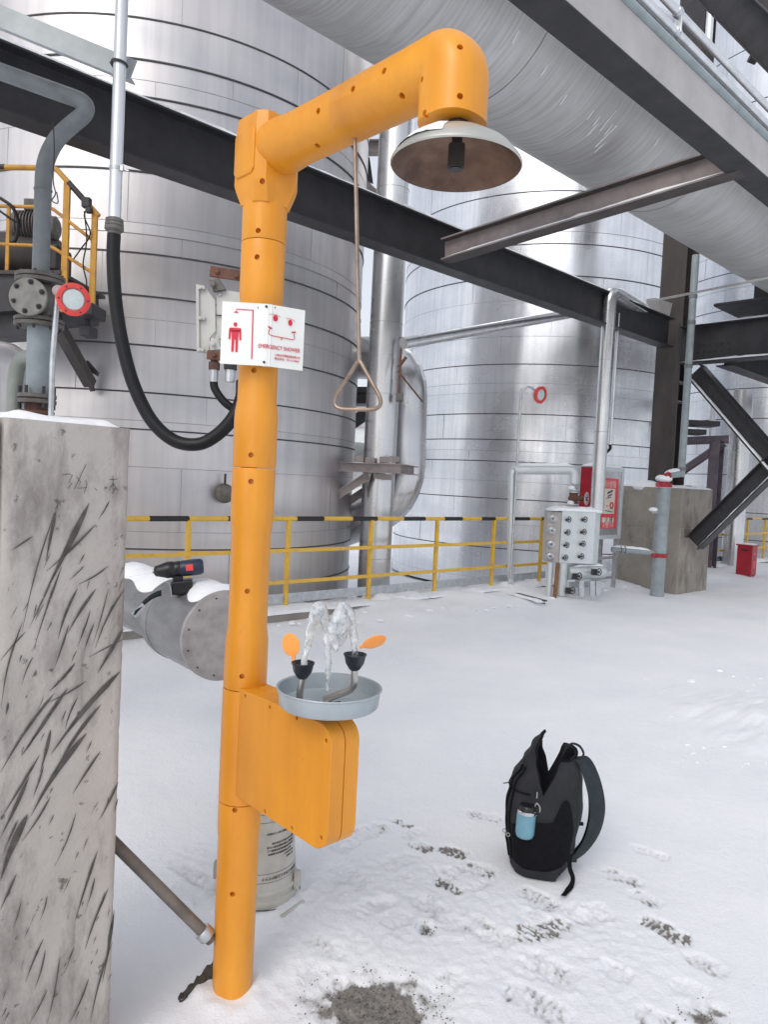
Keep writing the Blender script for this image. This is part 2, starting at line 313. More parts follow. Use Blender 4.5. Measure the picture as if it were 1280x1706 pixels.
def duct_material():
    """wrapped sheathing seen from below: fine hoops round the pipe and a scratched, frosted skin"""
    m = bpy.data.materials.new('frosted_pipe_wrap'); m.use_nodes = True; nt = m.node_tree; N = nt.nodes; L = nt.links
    b = N['Principled BSDF']; b.inputs['Metallic'].default_value = 0.55
    tc = N.new('ShaderNodeTexCoord')
    rt = N.new('ShaderNodeMapping'); rt.vector_type = 'POINT'; rt.inputs['Rotation'].default_value = (0, 0, -math.atan2(AX.y, AX.x)); L.new(tc.outputs['Object'], rt.inputs[0])
    def nn(st, sc, det=5):
        mp = N.new('ShaderNodeMapping'); mp.inputs['Scale'].default_value = st; L.new(rt.outputs[0], mp.inputs[0])
        n = N.new('ShaderNodeTexNoise'); n.inputs['Scale'].default_value = sc; n.inputs['Detail'].default_value = det; L.new(mp.outputs[0], n.inputs['Vector']); return n
    hoop = nn((1, 0.04, 0.04), 48); big = nn((1, 1, 1), 1.6); frost = nn((1, 0.22, 0.22), 9, 8); cross = nn((0.1, 1, 1), 30, 3)
    cr = N.new('ShaderNodeValToRGB'); L.new(hoop.outputs['Fac'], cr.inputs[0]); cr.color_ramp.elements[0].position = 0.33; cr.color_ramp.elements[1].position = 0.62
    cr.color_ramp.elements[0].color = (0.52, 0.515, 0.51, 1); cr.color_ramp.elements[1].color = (0.66, 0.66, 0.655, 1)
    fr = N.new('ShaderNodeValToRGB'); L.new(frost.outputs['Fac'], fr.inputs[0]); fr.color_ramp.elements[0].position = 0.60; fr.color_ramp.elements[1].position = 0.76
    fr.color_ramp.elements[0].color = (0, 0, 0, 1); fr.color_ramp.elements[1].color = (0.8, 0.8, 0.8, 1)
    mx = N.new('ShaderNodeMix'); mx.data_type = 'RGBA'; L.new(fr.outputs[0], mx.inputs['Factor']); L.new(cr.outputs[0], mx.inputs['A']); mx.inputs['B'].default_value = (0.72, 0.73, 0.74, 1)
    m2 = N.new('ShaderNodeMix'); m2.data_type = 'RGBA'; m2.blend_type = 'MULTIPLY'; m2.inputs['Factor'].default_value = 0.3; L.new(mx.outputs['Result'], m2.inputs['A']); L.new(big.outputs['Fac'], m2.inputs['B'])
    L.new(m2.outputs['Result'], b.inputs['Base Color']); b.inputs['Roughness'].default_value = 0.48
    b1 = N.new('ShaderNodeBump'); b1.inputs['Strength'].default_value = 0.4; b1.inputs['Distance'].default_value = 0.006; L.new(hoop.outputs['Fac'], b1.inputs['Height'])
    b2 = N.new('ShaderNodeBump'); b2.inputs['Strength'].default_value = 0.25; b2.inputs['Distance'].default_value = 0.006; L.new(cross.outputs['Fac'], b2.inputs['Height']); L.new(b1.outputs[0], b2.inputs['Normal'])
    L.new(b2.outputs[0], b.inputs['Normal']); return m
M['duct'] = duct_material()

def concrete(name, c1, c2, dark, sc=3.0, thr=(.53, .78)):
    m = bpy.data.materials.new(name); m.use_nodes = True; nt = m.node_tree; N = nt.nodes; L = nt.links
    b = N['Principled BSDF']; b.inputs['Roughness'].default_value = 0.85; b.inputs['Specular IOR Level'].default_value = 0.3
    tc = N.new('ShaderNodeTexCoord')
    def nn(sc_, det=8, st=(1, 1, 1), ro=0.6):
        mp = N.new('ShaderNodeMapping'); mp.inputs['Scale'].default_value = st; L.new(tc.outputs['Object'], mp.inputs[0])
        n = N.new('ShaderNodeTexNoise'); n.inputs['Scale'].default_value = sc_; n.inputs['Detail'].default_value = det; n.inputs['Roughness'].default_value = ro; L.new(mp.outputs[0], n.inputs['Vector']); return n
    a = nn(sc); st = nn(sc * 2.2, 8, (1, 1, 0.35), 0.7); g = nn(90, 4); pit = nn(28, 3)
    r1 = N.new('ShaderNodeValToRGB'); L.new(a.outputs['Fac'], r1.inputs[0]); r1.color_ramp.elements[0].position = 0.3; r1.color_ramp.elements[1].position = 0.7
    r1.color_ramp.elements[0].color = (*c2, 1); r1.color_ramp.elements[1].color = (*c1, 1)
    r2 = N.new('ShaderNodeValToRGB'); L.new(st.outputs['Fac'], r2.inputs[0]); r2.color_ramp.elements[0].position = thr[0]; r2.color_ramp.elements[1].position = thr[1]
    mx = N.new('ShaderNodeMix'); mx.data_type = 'RGBA'; L.new(r2.outputs[0], mx.inputs['Factor']); L.new(r1.outputs[0], mx.inputs['A']); mx.inputs['B'].default_value = (*dark, 1)
    r3 = N.new('ShaderNodeValToRGB'); L.new(pit.outputs['Fac'], r3.inputs[0]); r3.color_ramp.elements[0].position = 0.28; r3.color_ramp.elements[1].position = 0.34; r3.color_ramp.elements[0].color = (0.35, 0.35, 0.35, 1)
    m3 = N.new('ShaderNodeMix'); m3.data_type = 'RGBA'; m3.blend_type = 'MULTIPLY'; m3.inputs['Factor'].default_value = 0.8; L.new(mx.outputs['Result'], m3.inputs['A']); L.new(r3.outputs[0], m3.inputs['B'])
    L.new(m3.outputs['Result'], b.inputs['Base Color'])
    bp = N.new('ShaderNodeBump'); bp.inputs['Strength'].default_value = 0.5; bp.inputs['Distance'].default_value = 0.004; L.new(g.outputs['Fac'], bp.inputs['Height'])
    b2 = N.new('ShaderNodeBump'); b2.inputs['Strength'].default_value = 0.5; b2.inputs['Distance'].default_value = 0.01; L.new(r3.outputs[0], b2.inputs['Height']); L.new(bp.outputs[0], b2.inputs['Normal'])
    L.new(b2.outputs[0], b.inputs['Normal']); return m
M['conc'] = concrete('weathered_pale_concrete', (0.51, 0.475, 0.44), (0.39, 0.36, 0.33), (0.17, 0.15, 0.14), 3.0, (.50, .72))
M['conc_dk'] = concrete('weathered_grey_concrete', (0.36, 0.33, 0.29), (0.25, 0.225, 0.195), (0.11, 0.09, 0.078), 2.4, (.52, .76))

def ground_material():
    m = bpy.data.materials.new('trodden_snow_ground'); m.use_nodes = True; nt = m.node_tree; N = nt.nodes; L = nt.links
    b = N['Principled BSDF']; b.inputs['Specular IOR Level'].default_value = 0.25
    tc = N.new('ShaderNodeTexCoord'); at_ = N.new('ShaderNodeAttribute'); at_.attribute_name = 'bare'
    def nn(sc, det, ro=0.6):
        n = N.new('ShaderNodeTexNoise'); n.inputs['Scale'].default_value = sc; n.inputs['Detail'].default_value = det; n.inputs['Roughness'].default_value = ro; L.new(tc.outputs['Object'], n.inputs['Vector']); return n
    big = nn(0.9, 5); mid = nn(14, 8, 0.7); fine = nn(110, 5, 0.7); grit = nn(55, 8, 0.8)
    sn = N.new('ShaderNodeValToRGB'); L.new(big.outputs['Fac'], sn.inputs[0]); sn.color_ramp.elements[0].color = (0.80, 0.82, 0.86, 1); sn.color_ramp.elements[1].color = (0.90, 0.91, 0.93, 1); sn.color_ramp.elements[0].position = 0.3; sn.color_ramp.elements[1].position = 0.7
    gr = N.new('ShaderNodeValToRGB'); L.new(grit.outputs['Fac'], gr.inputs[0]); gr.color_ramp.elements[0].color = (0.10, 0.093, 0.085, 1); gr.color_ramp.elements[1].color = (0.36, 0.335, 0.305, 1); gr.color_ramp.elements[0].position = 0.35; gr.color_ramp.elements[1].position = 0.68
    # bare patches break up at their edges
    ad = N.new('ShaderNodeMath'); ad.operation = 'MULTIPLY_ADD'; L.new(mid.outputs['Fac'], ad.inputs[0]); ad.inputs[1].default_value = 1.5; ad.inputs[2].default_value = -0.75
    ad2 = N.new('ShaderNodeMath'); ad2.operation = 'ADD'; L.new(ad.outputs[0], ad2.inputs[0]); L.new(at_.outputs['Fac'], ad2.inputs[1])
    rp = N.new('ShaderNodeValToRGB'); L.new(ad2.outputs[0], rp.inputs[0]); rp.color_ramp.elements[0].position = 0.24; rp.color_ramp.elements[1].position = 0.74; e9 = rp.color_ramp.elements.new(.46); e9.color = (.22, .22, .22, 1)
    mx = N.new('ShaderNodeMix'); mx.data_type = 'RGBA'; L.new(rp.outputs[0], mx.inputs['Factor']); L.new(sn.outputs[0], mx.inputs['A']); L.new(gr.outputs[0], mx.inputs['B'])
    L.new(mx.outputs['Result'], b.inputs['Base Color']); b.inputs['Roughness'].default_value = 0.7
    b1 = N.new('ShaderNodeBump'); b1.inputs['Strength'].default_value = 0.5; b1.inputs['Distance'].default_value = 0.006; L.new(fine.outputs['Fac'], b1.inputs['Height'])
    b2 = N.new('ShaderNodeBump'); b2.inputs['Strength'].default_value = 0.35; b2.inputs['Distance'].default_value = 0.02; L.new(mid.outputs['Fac'], b2.inputs['Height']); L.new(b1.outputs[0], b2.inputs['Normal'])
    L.new(b2.outputs[0], b.inputs['Normal']); return m
M['ground'] = ground_material()

def water_material():
    m = bpy.data.materials.new('foaming_water'); m.use_nodes = True; nt = m.node_tree; N = nt.nodes; L = nt.links
    b = N['Principled BSDF']; b.inputs['Base Color'].default_value = (0.92, 0.95, 0.97, 1); b.inputs['Roughness'].default_value = 0.08; b.inputs['IOR'].default_value = 1.33
    tc = N.new('ShaderNodeTexCoord'); n = N.new('ShaderNodeTexNoise'); n.inputs['Scale'].default_value = 45; n.inputs['Detail'].default_value = 5; L.new(tc.outputs['Object'], n.inputs['Vector'])
    r = N.new('ShaderNodeMapRange'); L.new(n.outputs['Fac'], r.inputs['Value']); r.inputs['From Min'].default_value = 0.35; r.inputs['From Max'].default_value = 0.65; r.inputs['To Min'].default_value = 0.95; r.inputs['To Max'].default_value = 0.50
    L.new(r.outputs[0], b.inputs['Transmission Weight'])
    bp = N.new('ShaderNodeBump'); bp.inputs['Strength'].default_value = 0.7; bp.inputs['Distance'].default_value = 0.01; L.new(n.outputs['Fac'], bp.inputs['Height']); L.new(bp.outputs[0], b.inputs['Normal'])
    return m
M['water'] = water_material()

# ------------------------------------------------------------------ text as mesh
def text_mesh(body, size, thick=0.0006):
    cu = bpy.data.curves.new('lettering', 'FONT'); cu.body = body; cu.size = size; cu.extrude = thick; cu.align_x = 'CENTER'; cu.align_y = 'CENTER'
    ob = bpy.data.objects.new('lettering', cu); C.objects.link(ob)
    dg = bpy.context.evaluated_depsgraph_get(); me = bpy.data.meshes.new_from_object(ob.evaluated_get(dg))
    bpy.data.objects.remove(ob); vv = [V(v.co) for v in me.vertices]; ff = [tuple(p.vertices) for p in me.polygons]
    bpy.data.meshes.remove(me); return vv, ff
def put_text(mb, body, size, o, ex, ey, sx=1.0, mi=0, thick=0.0006):
    vv, ff = text_mesh(body, size, thick); n = ex.cross(ey)
    if not vv: return
    mb.add([V(o) + ex * (p.x * sx) + ey * p.y + n * p.z for p in vv], ff, mi)
def ribbon(mb, pts, w, n, lift=0.0008, mi=0):
    """flat painted stroke lying on a surface with normal n"""
    pts = [V(p) for p in pts]; L_, R_ = [], []
    ws = w if isinstance(w, (list, tuple)) else [w] * len(pts)
    for i, p in enumerate(pts):
        t = (pts[min(i + 1, len(pts) - 1)] - pts[max(i - 1, 0)]).normalized(); s = t.cross(n).normalized() * (ws[i] / 2)
        L_.append(p + s + n * lift); R_.append(p - s + n * lift)
    k = len(pts); mb.add(L_ + R_, [(i, i + 1, k + i + 1, k + i) for i in range(k - 1)], mi)

# ================================================================== GROUND
B_EDGE = -6.05          # near face of the kerb under the guard rail
def foot(px0, py0, px1, py1, w=0.1, bare=0.3): return (gz(px0, py0), gz(px1, py1), w, bare)
PRINTS = [foot(770, 1438, 822, 1456, .10, .35), foot(876, 1484, 922, 1508, .10, .35), foot(946, 1512, 986, 1534, .09, .08), foot(778, 1536, 850, 1566, .12, .30),
          foot(868, 1560, 946, 1540, .12, .55), foot(884, 1592, 950, 1632, .12, .25), foot(1012, 1452, 1066, 1472, .10, .30), foot(1056, 1488, 1092, 1504, .09, .35),
          foot(1076, 1528, 1144, 1570, .11, .62), foot(1152, 1594, 1202, 1616, .10, .28), foot(850, 1646, 950, 1706, .12, .35), foot(1070, 1690, 1140, 1720, .11, .35),
          foot(736, 1412, 772, 1424, .09, .62), foot(690, 1404, 714, 1414, .08, .5), foot(730, 1464, 764, 1484, .08, .55), foot(784, 1356, 830, 1364, .10, .32),
          foot(592, 1392, 644, 1376, .12, .22), foot(660, 1368, 684, 1374, .07, .45), foot(1060, 1410, 1110, 1428, .08, .03), foot(640, 1440, 690, 1424, .1, .1),
          foot(560, 1440, 600, 1470, .1, .12), foot(590, 1520, 640, 1500, .1, .12), foot(700, 1500, 735, 1520, .1, .15), foot(520, 1560, 560, 1590, .09, .2), foot(300, 1440, 345, 1470, .10, .16), foot(1130, 1640, 1180, 1660, .09, .05)]
# bare patches: centre px, half-widths (m), strength
PATCH = [(gz(622, 1672), .21, .15, 1.0), (gz(1175, 1690), .07, .065, .85), (gz(710, 1547), .035, .035, .8), (gz(690, 1700), .10, .10, .6), (gz(640, 1500), .05, .03, .35), (gz(560, 1640), .05, .03, .5), (gz(735, 1655), .05, .05, .4)]
TRAMP = [(gz(640, 1520), .62, .48), (gz(900, 1580), .55, .35), (gz(620, 1650), .45, .3), (gz(330, 1460), .22, .3)]
rp_r = random.Random(21)
for i in range(26):
    x_, y_ = rp_r.uniform(470, 1010), rp_r.uniform(1385, 1690); a_ = rp_r.uniform(-.5, .6); l_ = 22 + (y_ - 1385) * .07
    if abs(x_ - 622) < 90 and y_ > 1590: continue
    PRINTS.append(foot(x_, y_, x_ + l_ * math.cos(a_), y_ + l_ * math.sin(a_), rp_r.uniform(.06, .10), rp_r.uniform(-.04, .16)))
def ground_xyz(P):
    x0_, y0_ = P[:, 0], P[:, 1]; x = x0_ + .006 * np.sin(y0_ * 61 + 2 * np.sin(x0_ * 37)) + .003 * np.sin(y0_ * 170 + x0_ * 90); y = y0_ + .006 * np.sin(x0_ * 53 + 2 * np.sin(y0_ * 41)) + .003 * np.sin(x0_ * 190 - y0_ * 70); z = np.zeros(len(x)); bare = np.zeros(len(x))
    for a, b, w, br in PRINTS:
        dx, dy = b.x - a.x, b.y - a.y; L = math.hypot(dx, dy); dx /= L; dy /= L
        cx, cy = (a.x + b.x) / 2, (a.y + b.y) / 2; u = (x - cx) * dx + (y - cy) * dy; v = -(x - cx) * dy + (y - cy) * dx
        hl = L / 2 + .02; ww = w / 2 * (1 - 0.18 * np.cos(np.clip(u / hl, -1, 1) * PI))
        r = np.sqrt((u / hl) ** 2 + (v / ww) ** 2); ins = 1 / (1 + np.exp((r - 1) * 16)); rim = np.exp(-((r - 1.12) / .13) ** 2)
        tread = 0.5 + 0.5 * np.sign(np.sin(u * 2 * PI / .026 + 3 * np.sin(v * 45)))
        z += ins * (-0.0075 + 0.0045 * tread) + rim * 0.0008
        bare = np.maximum(bare, ins * (.12 + br) * (0.62 + 0.60 * (1 - tread)))
    for c, rx, ry, s in PATCH:
        r = np.sqrt(((x - c.x) / rx) ** 2 + ((y - c.y) / ry) ** 2); ins = 1 / (1 + np.exp((r - .82) * 6)); z -= ins * 0.013; bare = np.maximum(bare, ins * s)
    return z, bare
def grid_axis(fine0, fine1, step, lo, hi, g=1.13, fixed=()):
    a = list(np.arange(fine0, fine1, step)); s = step; p = a[-1]
    while p < hi: s *= g; p += s; a.append(min(p, hi))
    s = step; p = fine0; pre = []
    while p > lo: s *= g; p -= s; pre.append(max(p, lo))
    a = np.array(pre[::-1] + a)
    for f in fixed: a[np.argmin(abs(a - f))] = f
    return np.unique(a)
ga = grid_axis(0.75, 3.35, 0.0095, -600, 900)
gb = grid_axis(-2.75, -0.25, 0.0095, -900, 600, 1.10)
ga = np.unique(np.concatenate([ga[(ga < 3.3) | (ga > 15)], np.arange(3.3, 15, .09)]))
gb = gb[(gb > -2.76) | (gb < -6.6)]
gb = np.unique(np.concatenate([gb, np.arange(-6.45, -2.76, .055), [B_EDGE - .44, B_EDGE - .45]]))
AA, BB = np.meshgrid(ga, gb, indexing='ij')
P = np.stack([(AA * AX.x + BB * BX.x).ravel(), (AA * AX.y + BB * BX.y).ravel()], 1)
z, bare = ground_xyz(P)
aflat, bflat = AA.ravel(), BB.ravel()
near = (np.abs(P[:, 0]) < 9) & (P[:, 1] > 0) & (P[:, 1] < 20)
zs = np.zeros(len(z))
mound = gz(1265, 1200); pail_c = gz(428, 1482)
for i in np.nonzero(near)[0]:
    x, y = P[i]; d = 0.006 * noise.noise((x * 1.1, y * 1.6, 0)) + 0.003 * noise.noise((x * 5, y * 5, 3)); k = 0
    for c, rx, ry in TRAMP:
        k = max(k, 1 - min(1, math.hypot((x - c.x) / rx, (y - c.y) / ry)))
    if k > 0:
        t = noise.noise((x * 26, y * 26, 1)) + 0.8 * noise.noise((x * 55, y * 55, 2)); d += min(1, k * 3) * (0.0040 * t + .0022 * noise.noise((x * 95, y * 95, 6)))
        bare[i] = max(bare[i], min(1, k * 2.2) * (0.10 + 0.22 * noise.noise((x * 7, y * 7, 9))))
    for c_x, c_y, c_r, c_h in ((-.3727, 2.09, .072, .020), (pail_c.x, pail_c.y, .165, .012)):
        rr_ = math.hypot(x - c_x, y - c_y); d += c_h * math.exp(-((rr_ - c_r) / .045) ** 2) * (.75 + .6 * noise.noise((x * 18, y * 18, 2)))
    m = math.hypot((x - mound.x) / .7, (y - mound.y) / .9)
    if m < 1:
        q = (1 - m); d += min(1, q * 2.5) * (0.035 * abs(noise.noise((x * 4, y * 4, 7))) + 0.02 * abs(noise.noise((x * 12, y * 12, 4)))) + 0.05 * q * q
    if bflat[i] < -5.0:
        e_ = max(0, min(1, (-5.0 - bflat[i]) / 1.0)); e_ = e_ * e_ * (3 - 2 * e_); far_ = max(0, min(1, (aflat[i] - 4.9) / .8))
        d += e_ * (.02 + .095 * far_) * (0.85 + 0.5 * noise.noise((x * 2.2, y * 2.2, 5)))
    d += .010 * max(0, noise.noise((aflat[i] * .9, bflat[i] * 3.5, 11))) * min(1, max(0, (aflat[i] - 2.6) / 1.5))
    zs[i] = d
    if bare[i] > .02 and bare[i] < .80: bare[i] = max(0, bare[i] * (.88 + .9 * noise.noise((x * 22, y * 22, 13)) + .35 * noise.noise((x * 70, y * 70, 3))))
z = z + zs
z[bflat < B_EDGE - .445] = -0.55
me = bpy.data.meshes.new('snow_ground'); na, nb = len(ga), len(gb)
idx = np.arange(na * nb).reshape(na, nb)
q = np.stack([idx[:-1, :-1], idx[:-1, 1:], idx[1:, 1:], idx[1:, :-1]], -1).reshape(-1, 4)[:, ::-1]
me.vertices.add(na * nb); me.vertices.foreach_set('co', np.column_stack([P, z]).ravel())
me.loops.add(q.size); me.loops.foreach_set('vertex_index', q.ravel()); me.polygons.add(len(q))
me.polygons.foreach_set('loop_start', np.arange(0, q.size, 4)); me.polygons.foreach_set('loop_total', np.full(len(q), 4))
me.update(calc_edges=True); me.polygons.foreach_set('use_smooth', np.ones(len(q), bool))
atr = me.attributes.new('bare', 'FLOAT', 'POINT'); atr.data.foreach_set('value', bare)
me.materials.append(M['ground']); g = bpy.data.objects.new('snow_ground', me); C.objects.link(g)
struct(g); g['label'] = 'trodden snow over asphalt yard with boot prints'
if me.polygons[0].normal.z < 0: me.flip_normals()

# kerb carrying the guard rail
kb = MB(); kb.box(W(12, B_EDGE - .22, 0.0), (60, .40, .20), (AX, BX, ZX))
k = struct(kb.build('kerb', M['conc_dk'], bevel=0.01)); k['label'] = 'low concrete kerb along the tank pit'
sk = MB()
for i in range(30):
    a0 = 1.0 + i * 0.8
    snow_strip(W(a0, B_EDGE - .19, .095), W(a0 + .84, B_EDGE - .19, .095), .42, .05 + .02 * math.sin(i * 2.3), n=14, mb=sk, amp=.7)
s_ = sk.build('snow_bank', M['snowc']); s_['kind'] = 'stuff'; tag(s_, 'ridge of snow lying on the kerb under the guard rail', 'snow')

# loose grit on the bare patch
gr = MB()
for i in range(520):
    c, rx, ry, s = random.choice([PATCH[0]] * 8 + [PATCH[1], PATCH[2], PATCH[3], PATCH[3]]); a = random.uniform(0, 2 * PI); r = random.random() ** 0.6 * 1.15
    r_ = random.uniform(.0008, .003); p = V((c.x + math.cos(a) * rx * r, c.y + math.sin(a) * ry * r, -0.008 if r < .9 else 0.001))
    gr.ball(p, (r_, r_ * random.uniform(.6, 1), r_ * .7), 5, 3)
s_ = gr.build('grit', M['rag'], smooth=False); s_['kind'] = 'stuff'; tag(s_, 'loose dark grit scattered on the bare ground patch', 'grit')

# ================================================================== STORAGE TANKS
def chit(px, py, cx, cy, R):
    d = ray(px, py); a = d.x ** 2 + d.y ** 2; b = -2 * (d.x * cx + d.y * cy); c = cx * cx + cy * cy - R * R
    t = (-b - math.sqrt(max(0, b * b - 4 * a * c))) / (2 * a); return CAM_Z + t * d.z
def tank(label, cx, cy, R, z0, z1, bands, seams, m, group=None, nseg=128, panel=1.1):
    t = thing('storage_tank', label, 'tank', (cx, cy, z0), group)
    sh = MB(); o = V((cx, cy, 0)); zz = sorted(set([z0, z1] + [b for b in bands + seams if z0 < b < z1]))
    for i in range(len(zz) - 1):       # each course laps a few millimetres over the one below
        rr = R + (0.004 if i % 2 else 0.0)
        sh.lathe(o, ZX, [(rr + .003, zz[i] + .001), (rr, zz[i + 1])], nseg, closed=False)
    npn = int(2 * PI * R / panel)
    for i in range(len(zz) - 1):
        off = (i * 0.37) % 1.0
        if zz[i + 1] - zz[i] < .12: continue
        for k_ in range(npn):
            a = 2 * PI * (k_ + off) / npn; e = 2 * PI / npn; dr = V((math.cos(a), math.sin(a), 0))
            if dr.y > 0.35: continue
            sh.box(o + dr * (R + .004) + ZX * ((zz[i] + zz[i + 1]) / 2), (.005, .0035, zz[i + 1] - zz[i] - .012), (dr, V((-dr.y, dr.x, 0)), ZX), 1)
    sh.build('shell', [m, M['seam_lt']], t, sharp=50)
    if bands:
        for b in bands:
            bd = MB(); hw = .0085 if R < 3 else .0095; bd.lathe(o, ZX, [(R + .002, b - hw), (R + .011, b - hw + .001), (R + .011, b + hw - .001), (R + .002, b + hw)], nseg, closed=False); bd.build('band', M['seam'], t)
    sl = MB()
    for b in seams: sl.lathe(o, ZX, [(R + .003, b - .003), (R + .007, b - .002), (R + .007, b + .002), (R + .003, b + .003)], nseg, closed=False)
    if seams: sl.build('lap_joint', M['seam_lt'], t)
    rf = MB(); rf.lathe(o, ZX, [(R + .05, z1), (R + .05, z1 + .06), (R * .5, z1 + .06 + R * .14), (0.3, z1 + .06 + R * .24)], nseg); rf.build('roof', m, t)
    return t
T1 = (-2.99, 9.8, 2.55)
b1 = [chit(x, y, *T1) for x, y in [(211, 27), (211, 96), (211, 158), (184, 281), (204, 419), (161, 487), (214, 573), (360, 664), (350, 723), (300, 916), (500, 968)]]
s1 = [chit(x, y, *T1) for x, y in [(211, 130), (211, 212), (211, 369), (300, 398), (360, 545), (300, 705), (380, 785), (214, 885), (538, 1012)]]
tank('large dull aluminium-clad tank with black hoops behind the orange shower column', *T1, -.5, 9.2, b1, s1, M['clad1'], panel=1.9)
T2 = (3.45, 17.2, 3.2)
b2 = [chit(x, y, *T2) for x, y in [(909, 459), (943, 406), (850, 323), (996, 611), (992, 695), (820, 732), (820, 768), (820, 830), (745, 905)]]
s2 = [chit(x, y, *T2) for x, y in [(930, 385), (930, 500), (900, 560), (940, 640), (800, 655), (800, 750), (800, 800), (800, 870), (745, 955)]]
tank('bright aluminium-clad tank rising behind the curved lamp post and valve box', *T2, -.5, 10.5, b2, s2, M['clad2'], panel=2.4)
T3 = (10.9, 20.2, 3.2)
b3 = [chit(x, y, *T3) for x, y in [(1180, 465), (1180, 523), (1200, 650), (1180, 700), (1180, 790), (1180, 850), (1250, 900), (1230, 90), (1230, 180), (1230, 280), (1180, 600)]]
tank('farthest aluminium-clad tank, seen past the brown steel column at right', *T3, -.5, 14.0, b3, [z_ + .5 for z_ in b3[:5]], M['clad2'], panel=2.4)
# pale plant buildings glimpsed through the gaps
def block(label, c, size, m, rot=None):
    t = thing('plant_building', label, 'building', (c[0], c[1], 0))
    w = MB(); w.box((c[0], c[1], size[2] / 2), size); w.build('wall', m, t, smooth=False)
    f = MB(); f.box((c[0], c[1], size[2] + .15), (size[0] + .5, size[1] + .5, .3)); f.build('roof', M['steel_lt'], t, smooth=False)
    for i in range(int(size[0] / 3)):
        for j in range(int(size[2] / 3)): MB().box((c[0] - size[0] / 2 + 1.6 + i * 3, c[1] - size[1] / 2 - .02, 1.6 + j * 3), (1.5, .1, 1.3)).build('window', M['seam_lt'], t, smooth=False)
    return t
block('pale plant building far behind, glimpsed between the tanks', (1.0, 62, 0), (22, 10, 5.5), mat('pale_render', (0.6, 0.62, 0.62), 0.7))

# ================================================================== OVERHEAD STEELWORK AND PIPES
def beam(name, label, P, Q, H, Wd, m, kind='I', snow=False, flip_snow=0, cat='beam', tf=.016, tw=.012, stiff=0):
    t = thing(name, label, cat, (P + Q) / 2 - ZX * (H / 2))
    b = MB(); b.ibeam(P, Q, H, Wd, tf, tw, kind=kind); b.build('girder', m, t, smooth=False, bevel=.002)
    if stiff:
        s = MB(); d = (Q - P).normalized(); L = (Q - P).length; k_ = int(L / stiff); side = d.cross(ZX)
        for i in range(1, k_): s.box(P + d * (i * L / k_) + side * 0, (.012, Wd * .94, H - 2 * tf - .002), (d, side, ZX))
        s.build('stiffener', m, t, smooth=False)
    if snow:
        q_ = snow_strip(P + ZX * (H / 2), Q + ZX * (H / 2), Wd * .9, .035, n=int((Q - P).length * 6), amp=.8); q_.build('snow_cover', M['snowc'], t)
    return t
bl = -5.3
beam('steel_beam', 'long dark steel beam crossing behind the shower column to the brown column', W(-2.0, bl, 3.93), W(10.83, bl, 3.93), .43, .20, M['steel_dk'], snow=True)
# cross channel between the long beam and the overhead beam
P_ = pb(742, 418, bl + .11); Q_ = W(5.88, -2.36, 4.098)
beam('cross_beam', 'pinkish cross beam with snow on its lower flange linking both overhead beams', P_, Q_,   .22, .15, mat('brown_mauve_primer', (0.27, 0.225, 0.215), 0.40, var=.35, scale=4), tf=.016)
cbt = bpy.data.objects['cross_beam']
MB().bar(P_ - ZX * .1135, Q_ - ZX * .1135, .152, .006).build('lower_flange_shade', M['steel_br'], cbt); MB().bar(P_ + ZX * .091, Q_ + ZX * .091, .151, .004).build('upper_flange_shade', M['steel_br'], cbt)  # dark plates on the flange undersides, shade put into their colour
sn = snow_strip(P_ - ZX * .093 + AX * -.040, Q_ - ZX * .093 - AX * .040, .06, .02, n=30, amp=.9); tag(sn.build('ledge_snow', M['snowc']), 'thin snow lying along the pinkish cross beam', 'snow')
ob_ = beam('overhead_beam', 'wide grey overhead steel beam running along the top right corner', W(-1.5, -2.36, 4.112), W(9.5, -2.36, 4.112), .25, .21, M['steel_lt'], kind='D')
fl = MB(); fl.box(W(4.0, -2.36, 3.985), (11.0, .212, .008), (AX, BX, ZX)); fl.build('bottom_flange_shade', M['steel_dk'], ob_, smooth=False)  # dark sheet under the pale beam, shade of the underside as colour

def pipe(name, label, pts, r, m, cat='pipe', n=16, fil=0, group=None, extra=None):
    t = tag(MB().tube(fillet(pts, fil) if fil else pts, r, n).build(name, m, sharp=50), label, cat, group); return t
def cpipe(name, label, pts, r, m, fil, coup, cat='pipe', n=20, cm='galv', cw=1.28, cl=.05):
    """pipe with couplings at given (point, direction)"""
    t = thing(name, label, cat, V(pts[0]))
    MB().tube(fillet(pts, fil) if fil else pts, r, n).build('pipe_run', m, t, sharp=50)
    for p, d in coup:
        c = MB(); d = V(d).normalized(); p = V(p); c.lathe(p - d * cl / 2, d, [(r * cw * .96, 0), (r * cw, .005), (r * cw, cl - .005), (r * cw * .96, cl)], n); c.build('coupling', M[cm], t)
    return t
# conduits clipped above the overhead beam
cpipe('conduit', 'grey conduit lying against the top edge of the overhead beam', [W(-1.5, -2.265, 4.272), W(9.5, -2.265, 4.272)], .034, M['blue_pipe_lt'], 0, [])
cpipe('conduit', 'pale conduit with a coupling, middle of the three above the overhead beam', [W(-1.5, -2.26, 4.365), W(9.5, -2.26, 4.365)], .025, M['white_pipe'], 0, [(W(4.46, -2.26, 4.365), AX)])
cpipe('conduit', 'thin pale conduit, outermost above the overhead beam at top right', [W(-1.5, -2.25, 4.475), W(9.5, -2.25, 4.475)], .025, M['white_pipe'], 0, [(W(4.45, -2.25, 4.475), AX)])
beam('cable_tray', 'dark brown cable channel between the overhead conduits', W(-1.5, -2.34, 4.43), W(9.5, -2.34, 4.43), .06, .04, M['steel_br'], kind='C', tf=.004, tw=.004, cat='cable tray')
hg = MB()
hg.bar(W(4.46, -2.235, 4.35), W(4.46, -2.235, 4.50), .02, .015, up=AX); tag(hg.build('pipe_hanger', M['white_pipe'], bevel=.002), 'short upright hanger joining two overhead conduits', 'bracket')

